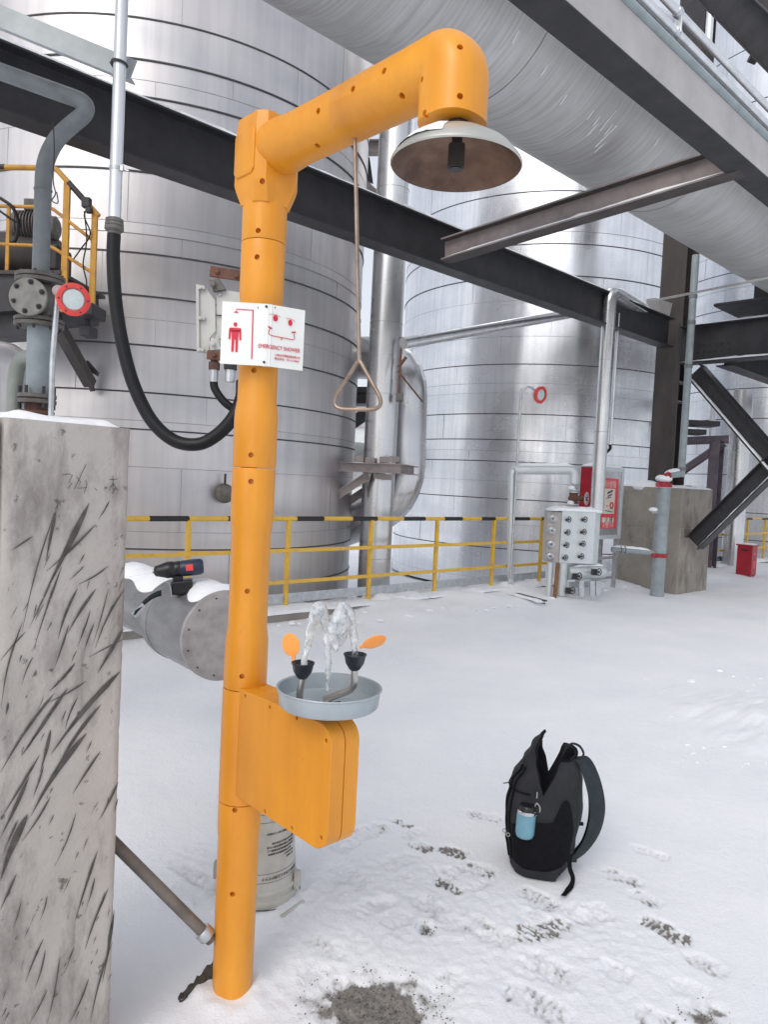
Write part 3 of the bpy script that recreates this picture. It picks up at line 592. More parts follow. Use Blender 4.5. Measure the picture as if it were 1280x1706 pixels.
# the big wrapped overhead pipe
dc = lambda a: W(a, -3.6, 4.97)
dt = thing('overhead_duct', 'huge frosted grey wrapped pipe running diagonally overhead above the shower', 'pipe', dc(0))
MB().lathe(dc(-3), AX, [(.695, 0), (.695, 30)], 96, closed=True).build('pipe_shell', M['duct'], dt, sharp=50)
for a_ in (1.4, 4.2, 6.9, 9.8, 13, 17):
    j = MB(); j.lathe(dc(a_), AX, [(.695, -.004), (.699, -.003), (.699, .003), (.695, .004)], 96, closed=False); j.build('wrap_joint', M['seam_lt'], dt)
for px, py, l in [(1005, 232, .20), (988, 215, .14), (1010, 205, .16), (985, 190, .10), (940, 165, .10), (908, 115, .10), (1000, 245, .14), (860, 60, .10), (1095, 235, .08), (1015, 215, .12), (995, 200, .1)]:
    # point on the lower skin of the pipe, a thin icicle hanging from it
    d = ray(px, py); t_ = None
    o2 = V((EYE.dot(BX) + 3.6, CAM_Z - 4.97)); d2 = V((d.dot(BX), d.z)); a = d2.dot(d2); b = 2 * o2.dot(d2); c = o2.dot(o2) - .695 ** 2
    t_ = (-b - math.sqrt(max(0, b * b - 4 * a * c))) / (2 * a); p = EYE + d * t_
    nrm = (p - dc(p.dot(AX))).normalized(); side = (nrm.cross(AX)).normalized(); side = side if side.z < 0 else -side
    pts = [p - side * l * .7 + nrm * -.012, p + nrm * .003, p + side * l * .4 + nrm * .004 - ZX * .01]
    MB().tube(smooth_path(pts, 5), [.004] * 10 + [.001], 6).build('icicle', M['snowc'], dt)

# brown steel column on its pedestal, with base
PC = W(11.33, -5.42, 0); colx = PC
ct = thing('steel_column', 'tall brown H-section steel column standing on the concrete pedestal', 'column', PC + ZX * 1.6)
b = MB(); b.ibeam(PC + ZX * 1.66, PC + ZX * 8.5, .42, .40, .018, .013, up=AX); b.build('column_shaft', M['steel_br'], ct, smooth=False, bevel=.002)
b = MB(); b.box(PC + ZX * 1.64, (.6, .6, .03), (AX, BX, ZX)); b.build('base_plate', M['steel_br'], ct, bevel=.003)
b = MB()
for z_ in (2.95, 3.25): b.box(PC + ZX * z_ , (.385, .39, .012), (AX, BX, ZX))
b.build('stiffener', M['steel_pk'], ct, smooth=False)
gp = MB(); gp.prism([W(11.0, -5.41, 4.16), W(10.3, -5.41, 4.16), W(10.28, -5.41, 4.35), W(10.55, -5.41, 4.42), W(11.1, -5.41, 4.45)], BX * .02)
gp.build('gusset_plate', M['steel_lt'], ct, smooth=False)
# pedestal
pd = thing('concrete_pedestal', 'stained grey concrete pedestal under the brown steel column', 'pedestal', W(11.4, -5.4, 0))
b = MB(); b.box(W(11.4, -5.42, .74), (1.08, 1.0, 1.72), (AX, BX, ZX)); b.build('block', M['conc_dk'], pd, bevel=.012)
b = MB()
for zz_ in (1.0,): 
    b.box(W(10.859, -5.42, zz_), (.004, 1.0, .008), (AX, BX, ZX)); b.box(W(11.4, -4.919, zz_), (1.08, .004, .008), (AX, BX, ZX))
b.build('pour_joint', M['seam_lt'], pd, smooth=False)
b = MB(); snow_strip(W(10.86, -5.68, 1.6), W(11.94, -5.68, 1.6), .50, .05, n=20, mb=b, amp=.5); snow_strip(W(10.86, -5.17, 1.6), W(11.94, -5.17, 1.6), .52, .045, n=20, mb=b, amp=.5)
b.ball(W(11.05, -5.6, 1.60), (.24, .2, .11)); b.build('snow_cover', M['snowc'], pd)

# steel beam from the column head towards the right, its platform and braces
rb_ = beam('steel_beam', 'dark bolted steel beam leaving the brown column to the right edge', W(11.1, -5.2, 3.77), W(11.1, 1.0, 3.77), .56, .26, M['steel_dk'], snow=True, cat='beam', stiff=0)
sn = snow_strip(W(11.03, -5.2, 3.508), W(11.03, .5, 3.508), .10, .03, n=40, amp=.9); tag(sn.build('ledge_snow', M['snowc']), 'snow on the lower flange of the bolted beam at right', 'snow')
for i in range(6):
    for j in range(3): MB().cyl(W(11.093, -4.95 + i * .09, 3.56 + j * .10), W(11.075, -4.95 + i * .09, 3.56 + j * .10), .012, 6).build('bolt', M['steel_br'], rb_)
beam('steel_beam', 'dark beam running away behind the bolted beam at the right edge', W(11.25, -4.6, 3.60), W(17.5, -4.6, 3.60), .30, .25, M['steel_dk'])
pf = thing('steel_platform', 'dark underside of a steel platform at the right edge', 'platform', W(13, -3, 3.5))
b = MB(); b.box(W(13.6, -2.9, 3.74), (4.6, 3.2, .02), (AX, BX, ZX)); b.build('deck_plate', M['steel_dk'], pf)
b = MB()
for i in range(5): b.bar(W(11.6 + i, -4.4, 3.66), W(11.6 + i, -1.3, 3.66), .06, .12)
b.build('joist', M['steel_dk'], pf, smooth=False)
tb = MB(); tb.box(W(11.4, -3.6, 4.30), (.9, 2.2, .05), (AX, BX, ZX)); tb.box(W(12.3, -3.4, 5.2), (1.6, 1.9, 1.7), (AX, BX, ZX)); tag(tb.build('machine_casing', M['steel_dk'], bevel=.02), 'black machine casing on the beam under the end of the duct', 'machine')
def brace(label, P, Q, H=.26, Wd=.24, m='steel_dk', snow=True):
    t = thing('diagonal_brace', label, 'brace', P)
    d = (Q - P).normalized(); upv = AX.cross(d).normalized(); 
    if upv.z < 0: upv = -upv
    b = MB(); b.ibeam(P, Q, H, Wd, .014, .010, up=upv); b.build('brace_member', M[m], t, smooth=False, bevel=.002)
    b = MB(); off = upv * (-H / 2 + .024) - AX * (Wd * .28)
    snow_strip(P + off, Q + off, Wd * .42, .022, n=30, mb=b, amp=.9); b.build('snow_cover', M['snowc'], t)
    for e in (.35, .47, .59, .71):
        for s2_ in (-.05, .05):
            MB().cyl(P + d * e + upv * s2_ - AX * .005, P + d * e + upv * s2_ - AX * .022, .014, 6).build('bolt', M['steel_br'], t)
    return t
J = pa(1290, 768, 11.1)
brace('dark diagonal brace rising from the brace joint up to the column head', pa(1160, 618, 11.1), J + (J - pa(1160, 618, 11.1)) * .35)
brace('dark bolted diagonal brace dropping onto the side of the concrete pedestal', pa(1158, 905, 11.1) , pa(1292, 772, 11.1) + (pa(1292, 772, 11.1) - pa(1158, 905, 11.1)) * .3)
# purple secondary frame behind
fr = thing('support_frame', 'purple-grey steel support frame seen behind the column at right', 'frame', W(14.5, -5.2, 0))
def Y_(px, py, Y=14.6): return at(px, py, Y)
b = MB(); b.ibeam(Y_(1130, 735), Y_(1215, 732), .16, .12, .010, .008); b.build('cross_member', M['purple'], fr, smooth=False)
b = MB(); b.ibeam(Y_(1138, 785), Y_(1207, 738), .14, .10, .010, .008); b.build('knee_brace', M['purple'], fr, smooth=False)
b = MB(); v0 = Y_(1196, 735); b.ibeam(V((v0.x, v0.y, .0)), v0, .24, .2, .012, .01, up=AX); b.build('post', M['purple'], fr, smooth=False)
b = MB(); b.box(Y_(1160, 706), (.75, .5, .1)); b.box(Y_(1150, 720), (.5, .4, .1)); b.build('bearing', M['steel_dk'], fr, bevel=.01)
v0 = at(1220, 930, 15.3); pipe('bright_vertical_pipe', 'bright vertical clad pipe behind the bolted diagonal brace', [V((v0.x, v0.y, -.5)), V((v0.x, v0.y, 3.7))], .20, M['clad_pipe'], n=32)
v0 = at(1190, 930, 15.0); pipe('thin_vertical_pipe', 'thin white vertical pipe left of the bright clad one', [V((v0.x, v0.y, -.4)), V((v0.x, v0.y, 2.2))], .03, M['white_pipe'])
v0 = at(1192, 640, 15.6); pipe('drop_pipe', 'short pale pipe hanging behind the upper diagonal brace', [V((v0.x, v0.y, 2.7)), V((v0.x, v0.y, 3.9))], .05, M['white_pipe'])

# top right corner: dark post, pipe and raking members
v0 = at(1163, 40, 13.0); t = thing('steel_column', 'dark steel post crossing the top right corner behind the conduits', 'column', V((v0.x, v0.y, 4.5)))
b = MB(); b.ibeam(V((v0.x, v0.y, 8.3)), V((v0.x, v0.y, 12.5)), .45, .45, .02, .014, up=AX); b.build('column_shaft', M['steel_dk'], t, smooth=False)
v0 = at(1183, 40, 12.6); pipe('vertical_conduit', 'pale vertical pipe beside the dark post at the top right', [V((v0.x, v0.y, 8.3)), V((v0.x, v0.y, 12.5))], .06, M['white_pipe'])
beam('steel_beam', 'dark raking beam across the very top right corner', at(1150, -60, 10.5), at(1330, 118, 9.2), .42, .25, M['steel_dk'])
beam('steel_beam', 'dark upper member in the corner above the raking beam', at(1215, -40, 11.5), at(1330, 30, 10.5), .5, .3, M['steel_br'])
b = MB(); b.cyl(at(1250, 95, 9.9), at(1262, 100, 9.9), .06); tag(b.build('pipe_stub', M['steel_br']), 'small pipe stub under the raking beam', 'pipe')

# ================================================================== EMERGENCY SHOWER
from mathutils.bvhtree import BVHTree
S = at(423, 789, 2.09); S.z = 0
SA, SB = S.dot(AX), S.dot(BX)
def cast(ob, px, py):
    off = wloc(ob); bv = BVHTree.FromPolygons([v.co + off for v in ob.data.vertices], [tuple(p.vertices) for p in ob.data.polygons])
    d = ray(px, py).normalized(); h = bv.ray_cast(EYE, d)
    if h[0] is None: return None, None
    n = h[1]; n = -n if n.dot(d) > 0 else n
    return h[0], n
def cut_holes(ob, pxs, r=.0074, depth=.014):
    hits = [cast(ob, *p) for p in pxs]; c = MB()
    for p, n in hits:
        if p is None: continue
        c.cyl(p + n * .01, p - n * depth, r, 16)
    if not c.v: return
    co = c.build('cutter', M['orange'], ob, smooth=False); co.data.materials.clear(); co.data.materials.append(ob.data.materials[0])
    bpy.context.view_layer.update()
    mo = ob.modifiers.new('holes', 'BOOLEAN'); mo.operation = 'DIFFERENCE'; mo.object = co; mo.solver = 'EXACT'
    dg = bpy.context.evaluated_depsgraph_get(); me = bpy.data.meshes.new_from_object(ob.evaluated_get(dg))
    ob.modifiers.remove(mo); ob.data = me; bpy.data.objects.remove(co)
    me.polygons.foreach_set('use_smooth', [True] * len(me.polygons)); me.set_sharp_from_angle(angle=math.radians(30))
sh = thing('emergency_shower', 'tall orange plastic-cased emergency shower and eyewash column in the snow', 'emergency shower', S)
O = M['orange']
def col(name, prof, holes, n=72):
    b = MB(); b.lathe(S, ZX, prof, n); o = b.build(name, O, sh, sharp=28); cut_holes(o, holes); return o
col('column_foot', [(.0545, -.04), (.0545, .01), (.0575, .03), (.0585, .25), (.0585, .36), (.0585, .455), (.0605, .475), (.0615, .49), (.0615, .563), (.0605, .566)], [(391, 1350), (387, 1490)])
col('column_section', [(.0605, .568), (.0622, .571), (.0622, .888), (.0612, .892)], [])
col('column_section', [(.0600, .894), (.0615, .898), (.0608, 1.02), (.0600, 1.035), (.0552, 1.065), (.0550, 1.33), (.0590, 1.36), (.0605, 1.375), (.0605, 1.512), (.0595, 1.515)], [(403, 1127), (412, 985), (418, 802)])
col('column_section', [(.0595, 1.517), (.0608, 1.520), (.0608, 1.655), (.0595, 1.675), (.0548, 1.705), (.0545, 1.955), (.0585, 1.98), (.0608, 2.00), (.0608, 2.134), (.0598, 2.137)], [(418, 758), (423, 617), (428, 428)])
col('column_section', [(.0598, 2.139), (.0612, 2.142), (.0615, 2.27), (.0605, 2.30)], [(430, 384)])
# elbow housing: chamfered casing turning the column into the arm
def ssq(w, d, ch):   # octagonal outline
    return [(-w, -d + ch), (-w + ch, -d), (w - ch, -d), (w, -d + ch), (w, d - ch), (w - ch, d), (-w + ch, d), (-w, d - ch)]
def loft(mb, rings):
    n = len(rings[0]); vv = [p for r in rings for p in r]
    fs = [(i * n + k, i * n + (k + 1) % n, (i + 1) * n + (k + 1) % n, (i + 1) * n + k) for i in range(len(rings) - 1) for k in range(n)]
    fs += [tuple(range(n))[::-1], tuple((len(rings) - 1) * n + k for k in range(n))]; mb.add(vv, fs)
def oct_at(z_, w, ch, db=0): return [S + AX * x + BX * (y + db) + ZX * z_ for x, y in ssq(w, w, ch)]
b = MB(); loft(b, [oct_at(2.235, .058, .026), oct_at(2.275, .069, .024), oct_at(2.29, .071, .022), oct_at(2.44, .070, .022), oct_at(2.468, .066, .020), oct_at(2.474, .058, .02)])
eh = b.build('elbow_housing', O, sh, bevel=0, sharp=25)
cut_holes(eh, [(437, 302), (450, 209)])
bv = eh.modifiers.new('bevel', 'BEVEL'); bv.width = .008; bv.segments = 4; bv.limit_method = 'ANGLE'; bv.angle_limit = math.radians(18); bv.harden_normals = True
b = MB(); loft(b, [[S + AX * (-.0685 + k_) + BX * x + ZX * (2.365 + y) for x, y in ssq(.047 - g_, .062 - g_, .012)] for k_, g_ in ((0, 0), (-.006, 0), (-.009, .004))]); b.build('cover_panel', O, eh, bevel=.003)
# arm and head casing
zA = 2.385
arm0 = S + BX * .045 + ZX * zA
b = MB(); b.lathe(arm0, BX, [(.071, 0), (.0715, .045), (.069, .075), (.0665, .10), (.0655, .30), (.0655, .304), (.0665, .306), (.0668, .53), (.066, .56)], 72)
arm = b.build('arm_casing', O, sh, sharp=25); cut_holes(arm, [(529, 243), (670, 160), (530, 185), (588, 148), (640, 118)])
H0 = S + BX * .59 + ZX * zA; H1 = S + BX * .688 + ZX * zA; H2 = H1 - ZX * .130
pth = fillet([H0, H1, H2], [0, .085, 0], 12)
b = MB(); n_ = 64; N_ = len(pth); t_ = [(pth[min(i + 1, N_ - 1)] - pth[max(i - 1, 0)]).normalized() for i in range(N_)]; rings = []
for i, p in enumerate(pth):
    k_ = i / (N_ - 1); rr = .0675 + .001 * min(1, k_ * 3); e = 2.0 + .45 * min(1, k_ * 2)     # round where it meets the arm, boxier at the head
    u = AX; w = t_[i].cross(u); ring = []
    for j in range(n_):
        a = 2 * PI * j / n_; c_, s_2 = math.cos(a), math.sin(a)
        ring.append(p + u * (rr * math.copysign(abs(c_) ** (2 / e), c_) ) + w * (rr * math.copysign(abs(s_2) ** (2 / e), s_2)))
    rings.append(ring)
loft(b, rings); hd = b.build('head_casing', O, sh, sharp=35); cut_holes(hd, [(767, 78), (767, 160), (703, 133), (707, 188)], r=.0066)
# shower rose
RZ = 2.163; RC = S + BX * .705; 
rose = MB(); rose.lathe(RC, ZX, [(.136, RZ), (.1385, RZ + .003), (.137, RZ + .008), (.112, RZ + .036), (.072, RZ + .060), (.03, RZ + .072)], 72, closed=False)
ro = rose.build('shower_rose', M['bowl_out'], sh, sharp=40)
b = MB(); b.lathe(RC, ZX, [(.1355, RZ + .001), (.110, RZ + .033), (.073, RZ + .059), (.0, RZ + .0675)], 72, closed=False); b.build('inner_dish', M['bowl_in'], ro, sharp=60)
b = MB(); b.lathe(RC, ZX, [(.0145, RZ - .004), (.0175, RZ - .004), (.0175, RZ + .045), (.011, RZ + .048), (.011, RZ + .068)], 32); b.build('nozzle', M['steel_br'], ro)
b = MB(); b.lathe(RC + ZX * (RZ - .006), ZX, [(.0142, 0), (.0142, .0015)], 24); b.build('nozzle_bore', M['black'], ro)
b = MB(); b.lathe(RC, ZX, [(.03, RZ + .070), (.03, RZ + .085), (.022, RZ + .088), (.022, 2.262)], 6); b.build('hex_connector', M['steel_dk'], ro)
b = MB(); vv = []
for i in range(40):
    th = -2.0 + i / 39 * 2.5
    for r_, z_ in ((.128, .019), (.112, .036), (.08, .056), (.05, .066)):
        dd = -AX * math.cos(th) + BX * math.sin(th); w_ = .002 + .003 * abs(nz((i * .3, r_ * 30, 1)))
        e = min(1, i / 4, (39 - i) / 4); vv.append(RC + dd * r_ + ZX * (RZ + z_ + w_ * e + .001))
b.add(vv, [(i * 4 + k_, i * 4 + k_ + 1, (i + 1) * 4 + k_ + 1, (i + 1) * 4 + k_) for i in range(39) for k_ in range(3)]); b.build('snow_cover', M['snowc'], ro)
# pull rod and triangular handle (hangs from the arm)
pr0 = pa(592, 250, SA); ph = pa(599, 602, SA + .01)
bx_ = ph.dot(BX)
zt = ph.z; zb = pa(599, 682, ph.dot(AX)).z
pull = MB(); ph = W(ph.dot(AX), bx_, zt); b_up = pr0 + (pr0 - ph) * .06
pull.tube([b_up, ph - (b_up - ph).normalized() * .004], .0050, 10)
pullo = pull.build('pull_rod', M['brass'], sh)
tri = [V((0, 0, zt)), V((-.062, 0, zb)), V((.062, 0, zb))]
cvec = (BX * .9 + AX * .43).normalized()
def tr(x, z_): return W(ph.dot(AX), bx_, z_) + cvec * x
hh = zt - zb
pts = fillet([tr(.002, zt), tr(.078, zb), tr(-.078, zb), tr(-.004, zt)], [0, .05, .05, 0], 8)
b = MB(); b.tube(pts, .0052, 10); b.build('triangle_handle', M['brass'], pullo)

# eyewash housing
def bz(x, z_, a=0): return W(SA + a, SB + x, z_)
out = []
for cx_, cz_, a0_ in ((.46 - .05, .645 + .0, -90), (.46 - .05, .905 - .05, 0)):
    rr = .05
    for i in range(9):
        a = math.radians(a0_ + i * 11.25); out.append((cx_ - .014 + rr * math.cos(a), cz_ + rr * math.sin(a)))
out = [(.035, .600)] + [(.396, .595)] + out[1:9] + out[9:] + [(.035, .903)]
b = MB()
for s0, s1, g_ in ((-.045, -.0015, 0), (.0015, .045, 0)):
    b.prism([bz(x, z_, s0) for x, z_ in out], AX * (s1 - s0))
b.prism([bz(.035 + (x - .035) * .985, .75 + (z_ - .75) * .985, -.0015) for x, z_ in out], AX * .003)
ew = b.build('eyewash_housing', O, sh, sharp=25)
cut_holes(ew, [(408, 1160), (449, 1178), (494, 1196), (543, 1234), (535, 1396), (486, 1380), (441, 1352)], r=.005)
bv = ew.modifiers.new('bevel', 'BEVEL'); bv.width = .006; bv.segments = 3; bv.limit_method = 'ANGLE'; bv.angle_limit = math.radians(50); bv.harden_normals = True
# basin
BC = bz(.375, 0); RB = .128
bs = thing_b = MB(); b = MB()
b.lathe(BC, ZX, [(.02, .928), (.118, .934), (.124, .940), (RB, .976), (RB + .004, .979), (RB + .003, .982), (RB - .002, .980), (.120, .943), (.114, .938), (.02, .934)], 80, closed=False)
basin = b.build('eyewash_basin', M['basin'], sh, sharp=40)
b = MB(); b.lathe(BC, ZX, [(.030, .904), (.034, .908), (.034, .916), (.022, .918), (.022, .932)], 32); b.lathe(BC, ZX, [(.02, .930), (.02, .936), (.012, .938)], 6); b.build('drain_flange', M['stainless'], basin)
def eyecup(top, cov_px, base_pts, cover_out, name):
    """rubber cup on a bent tube with its flipped-open dust cover"""
    b = MB(); b.lathe(top - ZX * .040, ZX, [(.008, 0), (.013, .003), (.0225, .018), (.0265, .036), (.0285, .038), (.0285, .041), (.0262, .041), (.024, .036), (.019, .018), (.009, .008)], 40)
    c = b.build('eyewash_cup', M['cup'], sh, sharp=50)
    b = MB(); b.tube(fillet(base_pts, .03, 6), .0085, 16); b.build('supply_tube', M['stainless'], c)
    u, w = cover_out
    b = MB(); cc = cov_px; n = u.cross(w).normalized()
    b.lathe(cc - n * .0015, n, [(.001, 0), (.0205, 0), (.0225, .0015), (.0225, .003), (.018, .0045), (.001, .004)], 36)
    b.xf(lambda p: cc + (p - cc) + u * ((p - cc).dot(u) * .28))
    b.bar(cc - u * .038, cc - u * .024, .010, .003, up=n); b.build('dust_cover', M['cover'], c)
    return c
LT = pa(505, 1104, SA - .075); RTp = pa(592, 1090, SA + .02)
c1 = pa(485, 1074, SA - .085); u1 = (RT * -.18 + UP * 1).normalized(); w1 = (u1.cross(FW) + FW * .25).normalized(); w1 = (w1 - u1 * w1.dot(u1)).normalized()
LB = V((LT.x - .004, LT.y, .94))
eyecup(LT, c1, [LT - ZX * .036, LT + V((-.004, 0, -.065)), V((LT.x - .006, LT.y, .936))], (u1, w1), 'l')
c2 = pa(624, 1069, SA + .015); u2 = (RT * .93 + UP * .36).normalized(); w2 = (u2.cross(FW)); w2 = (UP * .62 + FW * -.6); w2 = (w2 - u2 * w2.dot(u2)).normalized()
eyecup(RTp, c2, [RTp - ZX * .036, RTp - ZX * .085 + RT * .003, BC + ZX * .948 - RT * .01], (u2, w2), 'r')
b = MB(); b.tube(smooth_path([BC + ZX * .944 + RT * (-.03 + .008 * i) + AX * (.006 * math.sin(i * 1.7)) - AX * .012 for i in range(9)], 4), .0018, 6); b.build('bead_chain', M['steel_dk'], basin)

# sign plate: two leaves bent round the column
sg = thing_s = None
SD = 1.985     # distance (world Y) of the fold line
f1, f0 = at(449, 512, 2.035), at(447, 614, 2.035)
zt_, zb_ = 1.5 + (792 - 505) / F_PX * 2.0 , 1.5 + (792 - 607) / F_PX * 2.0
fold = V((f1.x * .5 + f0.x * .5, 2.022, 0))
tl_, tr_ = at(369, 504, 1.985), at(505, 526, 2.045)
lw = V((tl_.x, 1.985, 0)) - V((fold.x, fold.y - .0, 0)); rw = V((tr_.x, 2.075, 0)) - fold
fold.y = 2.0; lw = V((tl_.x - fold.x, .045, 0)); rw = V((tr_.x - fold.x, .03, 0))
# left leaf turned slightly, right leaf angled away; edges follow the horizontal
lw = V((tl_.x - fold.x, -.005, 0)); rw = V((tr_.x - fold.x + .004, .055, 0))
ztop, zbot = 1.955, 1.79
b = MB(); th = .0022
nl = V((lw.y, -lw.x, 0)).normalized(); nl = nl if nl.y < 0 else -nl; nr = V((rw.y, -rw.x, 0)).normalized(); nr = nr if nr.y < 0 else -nr
E_ = []
for k_ in range(9):      # gentle bend from leaf to leaf
    t = k_ / 8; E_.append(fold + lw * (1 - t * 1.0) * 1.0 if k_ == 0 else None)
cur = [fold + lw, fold + lw * .5, fold + lw * .15 + nl * .0, fold, fold + rw * .12, fold + rw * .5, fold + rw]
cur2 = smooth_path(cur, 5)
vv = []
for p in cur2:
    for z_ in (zbot, ztop): vv.append(V((p.x, p.y, z_)))
nn_ = len(cur2); nrm = [ (nl * max(0, 1 - i / (nn_ * .5)) + nr * max(.001, i / nn_)).normalized() for i in range(nn_)]
for i, p in enumerate(cur2):
    for z_ in (zbot, ztop): q = p - nrm[i] * th; vv.append(V((q.x, q.y, z_)))
o2_ = 2 * nn_; fs = []
for i in range(nn_ - 1):
    a, c = 2 * i, 2 * i + 2; fs += [(a, a + 1, c + 1, c), (o2_ + a, o2_ + c, o2_ + c + 1, o2_ + a + 1), (a, c, o2_ + c, o2_ + a), (a + 1, o2_ + a + 1, o2_ + c + 1, c + 1)]
fs += [(0, o2_, o2_ + 1, 1), (2 * nn_ - 2, 2 * nn_ - 1, o2_ + 2 * nn_ - 1, o2_ + 2 * nn_ - 2)]
b.add(vv, fs)
b.bar(fold + nl * -.009 + ZX * zbot, fold + nl * -.009 + ZX * ztop, .02, .012, up=nl)
sign = b.build('sign_plate', M['sign'], sh, sharp=25)
# pictograms are drawn in leaf coordinates: s = 0..1 across the leaf, t = 0..1 up the plate
def LP(s_, t_): p = fold + lw * (1 - s_) if s_ >= 0 else fold; return V((p.x, p.y, zbot + (ztop - zbot) * t_)) + nl * .0012
def RP(s_, t_): p = fold + rw * s_; return V((p.x, p.y, zbot + (ztop - zbot) * t_)) + nr * .0016
LU = (ztop - zbot)
b = MB(); wl = lw.length; wr = rw.length; exl = (-lw).normalized(); exr = rw.normalized()
def disc(mb, c, n, ex, rx, rz, k=20): mb.add([c + n * .0006 + ex * (math.cos(2 * PI * i / k) * rx) + ZX * (math.sin(2 * PI * i / k) * rz) for i in range(k)], [tuple(range(k))])
def poly(mb, pts, n): mb.add([p + n * .0006 for p in pts], [tuple(range(len(pts)))])
L_ = lambda x, y: LP(x, y)
ribbon(b, [L_(.31, .83), L_(.31, .885), L_(.675, .885)], .0022, nl); ribbon(b, [L_(.675, .892), L_(.69, .10)], .003, nl)
poly(b, [L_(.25, .828), L_(.37, .828), L_(.33, .85), L_(.29, .85)], nl)
disc(b, L_(.305, .64), nl, exl, .0052, .0058)
poly(b, [L_(.19, .585), L_(.42, .585), L_(.435, .56), L_(.17, .56)], nl); poly(b, [L_(.17, .56), L_(.435, .56), L_(.40, .52), L_(.21, .52)], nl)
poly(b, [L_(.17, .56), L_(.215, .56), L_(.205, .40), L_(.165, .40)], nl); poly(b, [L_(.435, .56), L_(.39, .56), L_(.405, .39), L_(.445, .39)], nl)
poly(b, [L_(.225, .55), L_(.385, .55), L_(.375, .40), L_(.235, .40)], nl)
poly(b, [L_(.235, .405), L_(.295, .405), L_(.285, .20), L_(.235, .20)], nl); poly(b, [L_(.318, .405), L_(.375, .405), L_(.375, .20), L_(.325, .20)], nl)
b.build('shower_pictogram', M['print_red'], sign, smooth=False)
b = MB(); R_ = lambda x, y: RP(x, y)
disc(b, R_(.20, .79), nr, exr, .0070, .0086); disc(b, R_(.60, .755), nr, exr, .0062, .0084)
ribbon(b, [R_(.03, .835), R_(.15, .85), R_(.25, .845), R_(.33, .815)], .0012, nr); ribbon(b, [R_(.48, .81), R_(.58, .82), R_(.68, .805), R_(.73, .78)], .0012, nr)
ribbon(b, [R_(.02, .64), R_(.12, .61)], .0042, nr); ribbon(b, [R_(.07, .615), R_(.03, .545), R_(.05, .515), R_(.12, .50), R_(.70, .485), R_(.735, .50), R_(.715, .58)], .0021, nr)
ribbon(b, [R_(.65, .60), R_(.76, .615)], .0042, nr); ribbon(b, [R_(.385, .50), R_(.385, .455)], .003, nr)
b.build('eyewash_pictogram', M['print_red'], sign, smooth=False)
b = MB()
def sign_text(txt, size, x0, x1, t_):
    vv, ff = text_mesh(txt, size, .0003); a = min(p.x for p in vv); c_ = max(p.x for p in vv); k_ = (x1 - x0) / (c_ - a); o = []
    for p in vv:
        x = x0 + (p.x - a) * k_; zz_ = V((0, 0, p.y))
        o.append((RP(x / wr, t_) + nr * (.0005 + p.z) if x > 0 else LP(1 + x / wl, t_) + nl * (.0012 + p.z)) + zz_)
    b.add(o, ff)
def LPx(s_, t_): return LP(s_, t_)
sign_text('EMERGENCY SHOWER', .0150, -.021, wr * .90, .315)
sign_text('上海安全洗眼器设备有限公司', .0068, wr * .22, wr * .90, .20); sign_text('服务热线： 021-5710000', .0064, wr * .22, wr * .88, .14)
b.build('lettering', M['print_red'], sign, smooth=False)
for c_, n in ((LP(.965, .955), nl), (LP(.965, .06), nl)):
    b = MB(); b.lathe(c_, n, [(.0035, 0), (.0035, .0015), (.0018, .003)], 12); b.build('rivet', M['steel_dk'], sign)
for c_, n in ((LP(.78, .93), nl), (RP(.18, .96), nr)):
    b = MB(); b.lathe(c_, n, [(.0016, 0), (.0016, .001)], 10); b.build('rivet', M['steel_dk'], sign)

# water bubbling out of the two cups
def water(path, rs, label, seed):
    b = MB(); p = smooth_path(path, 6); R2 = []
    for i in range(len(p)):
        t = i / (len(p) - 1) * (len(rs) - 1); k_ = min(int(t), len(rs) - 2); R2.append(1.22 * (rs[k_] * (1 - t + k_) + rs[k_ + 1] * (t - k_)))
    b.tube(p, R2, 20)
    b.xf(lambda q: q + V((noise.noise(q * 42 + V((seed, 0, 0))), noise.noise(q * 42 + V((0, seed, 0))), .6 * noise.noise(q * 42 + V((0, 0, seed))))) * .0050 + V((noise.noise(q * 130), noise.noise(q * 130 + V((5, 0, 0))), 0)) * .0014)
    tag(b.build('water_jet', M['water'], sharp=80), label, 'water jet')
w_ = lambda px, py, a=0: pa(px, py, SA - .03 + a)
water([LT - ZX * .02, w_(512, 1075, -.03), w_(519, 1045, -.025), w_(527, 1022, -.02), w_(533, 1012, -.01), w_(540, 1026, 0), w_(545, 1050), w_(546, 1080), w_(547, 1105), w_(546, 1150, .01)], [.0062, .0065, .0085, .014, .0135, .0115, .0085, .006, .0055, .004], 'left jet of water curving from the lower black eyewash cup', 3)
water([RTp - ZX * .02, w_(590, 1065, .04), w_(586, 1042, .035), w_(580, 1026, .03), w_(572, 1010, .02), w_(566, 1024, .01), w_(561, 1044), w_(557, 1066), w_(562, 1086, 0)], [.0062, .0066, .010, .013, .0105, .016, .017, .011, .003], 'right jet of water bubbling up from the raised black eyewash cup', 9)
water([w_(566, 1018, .015), w_(572, 1036, .012), w_(571, 1056, .01), w_(566, 1075, .01)], [.010, .014, .011, .003], 'broad sheet of foam between the two water jets', 15)

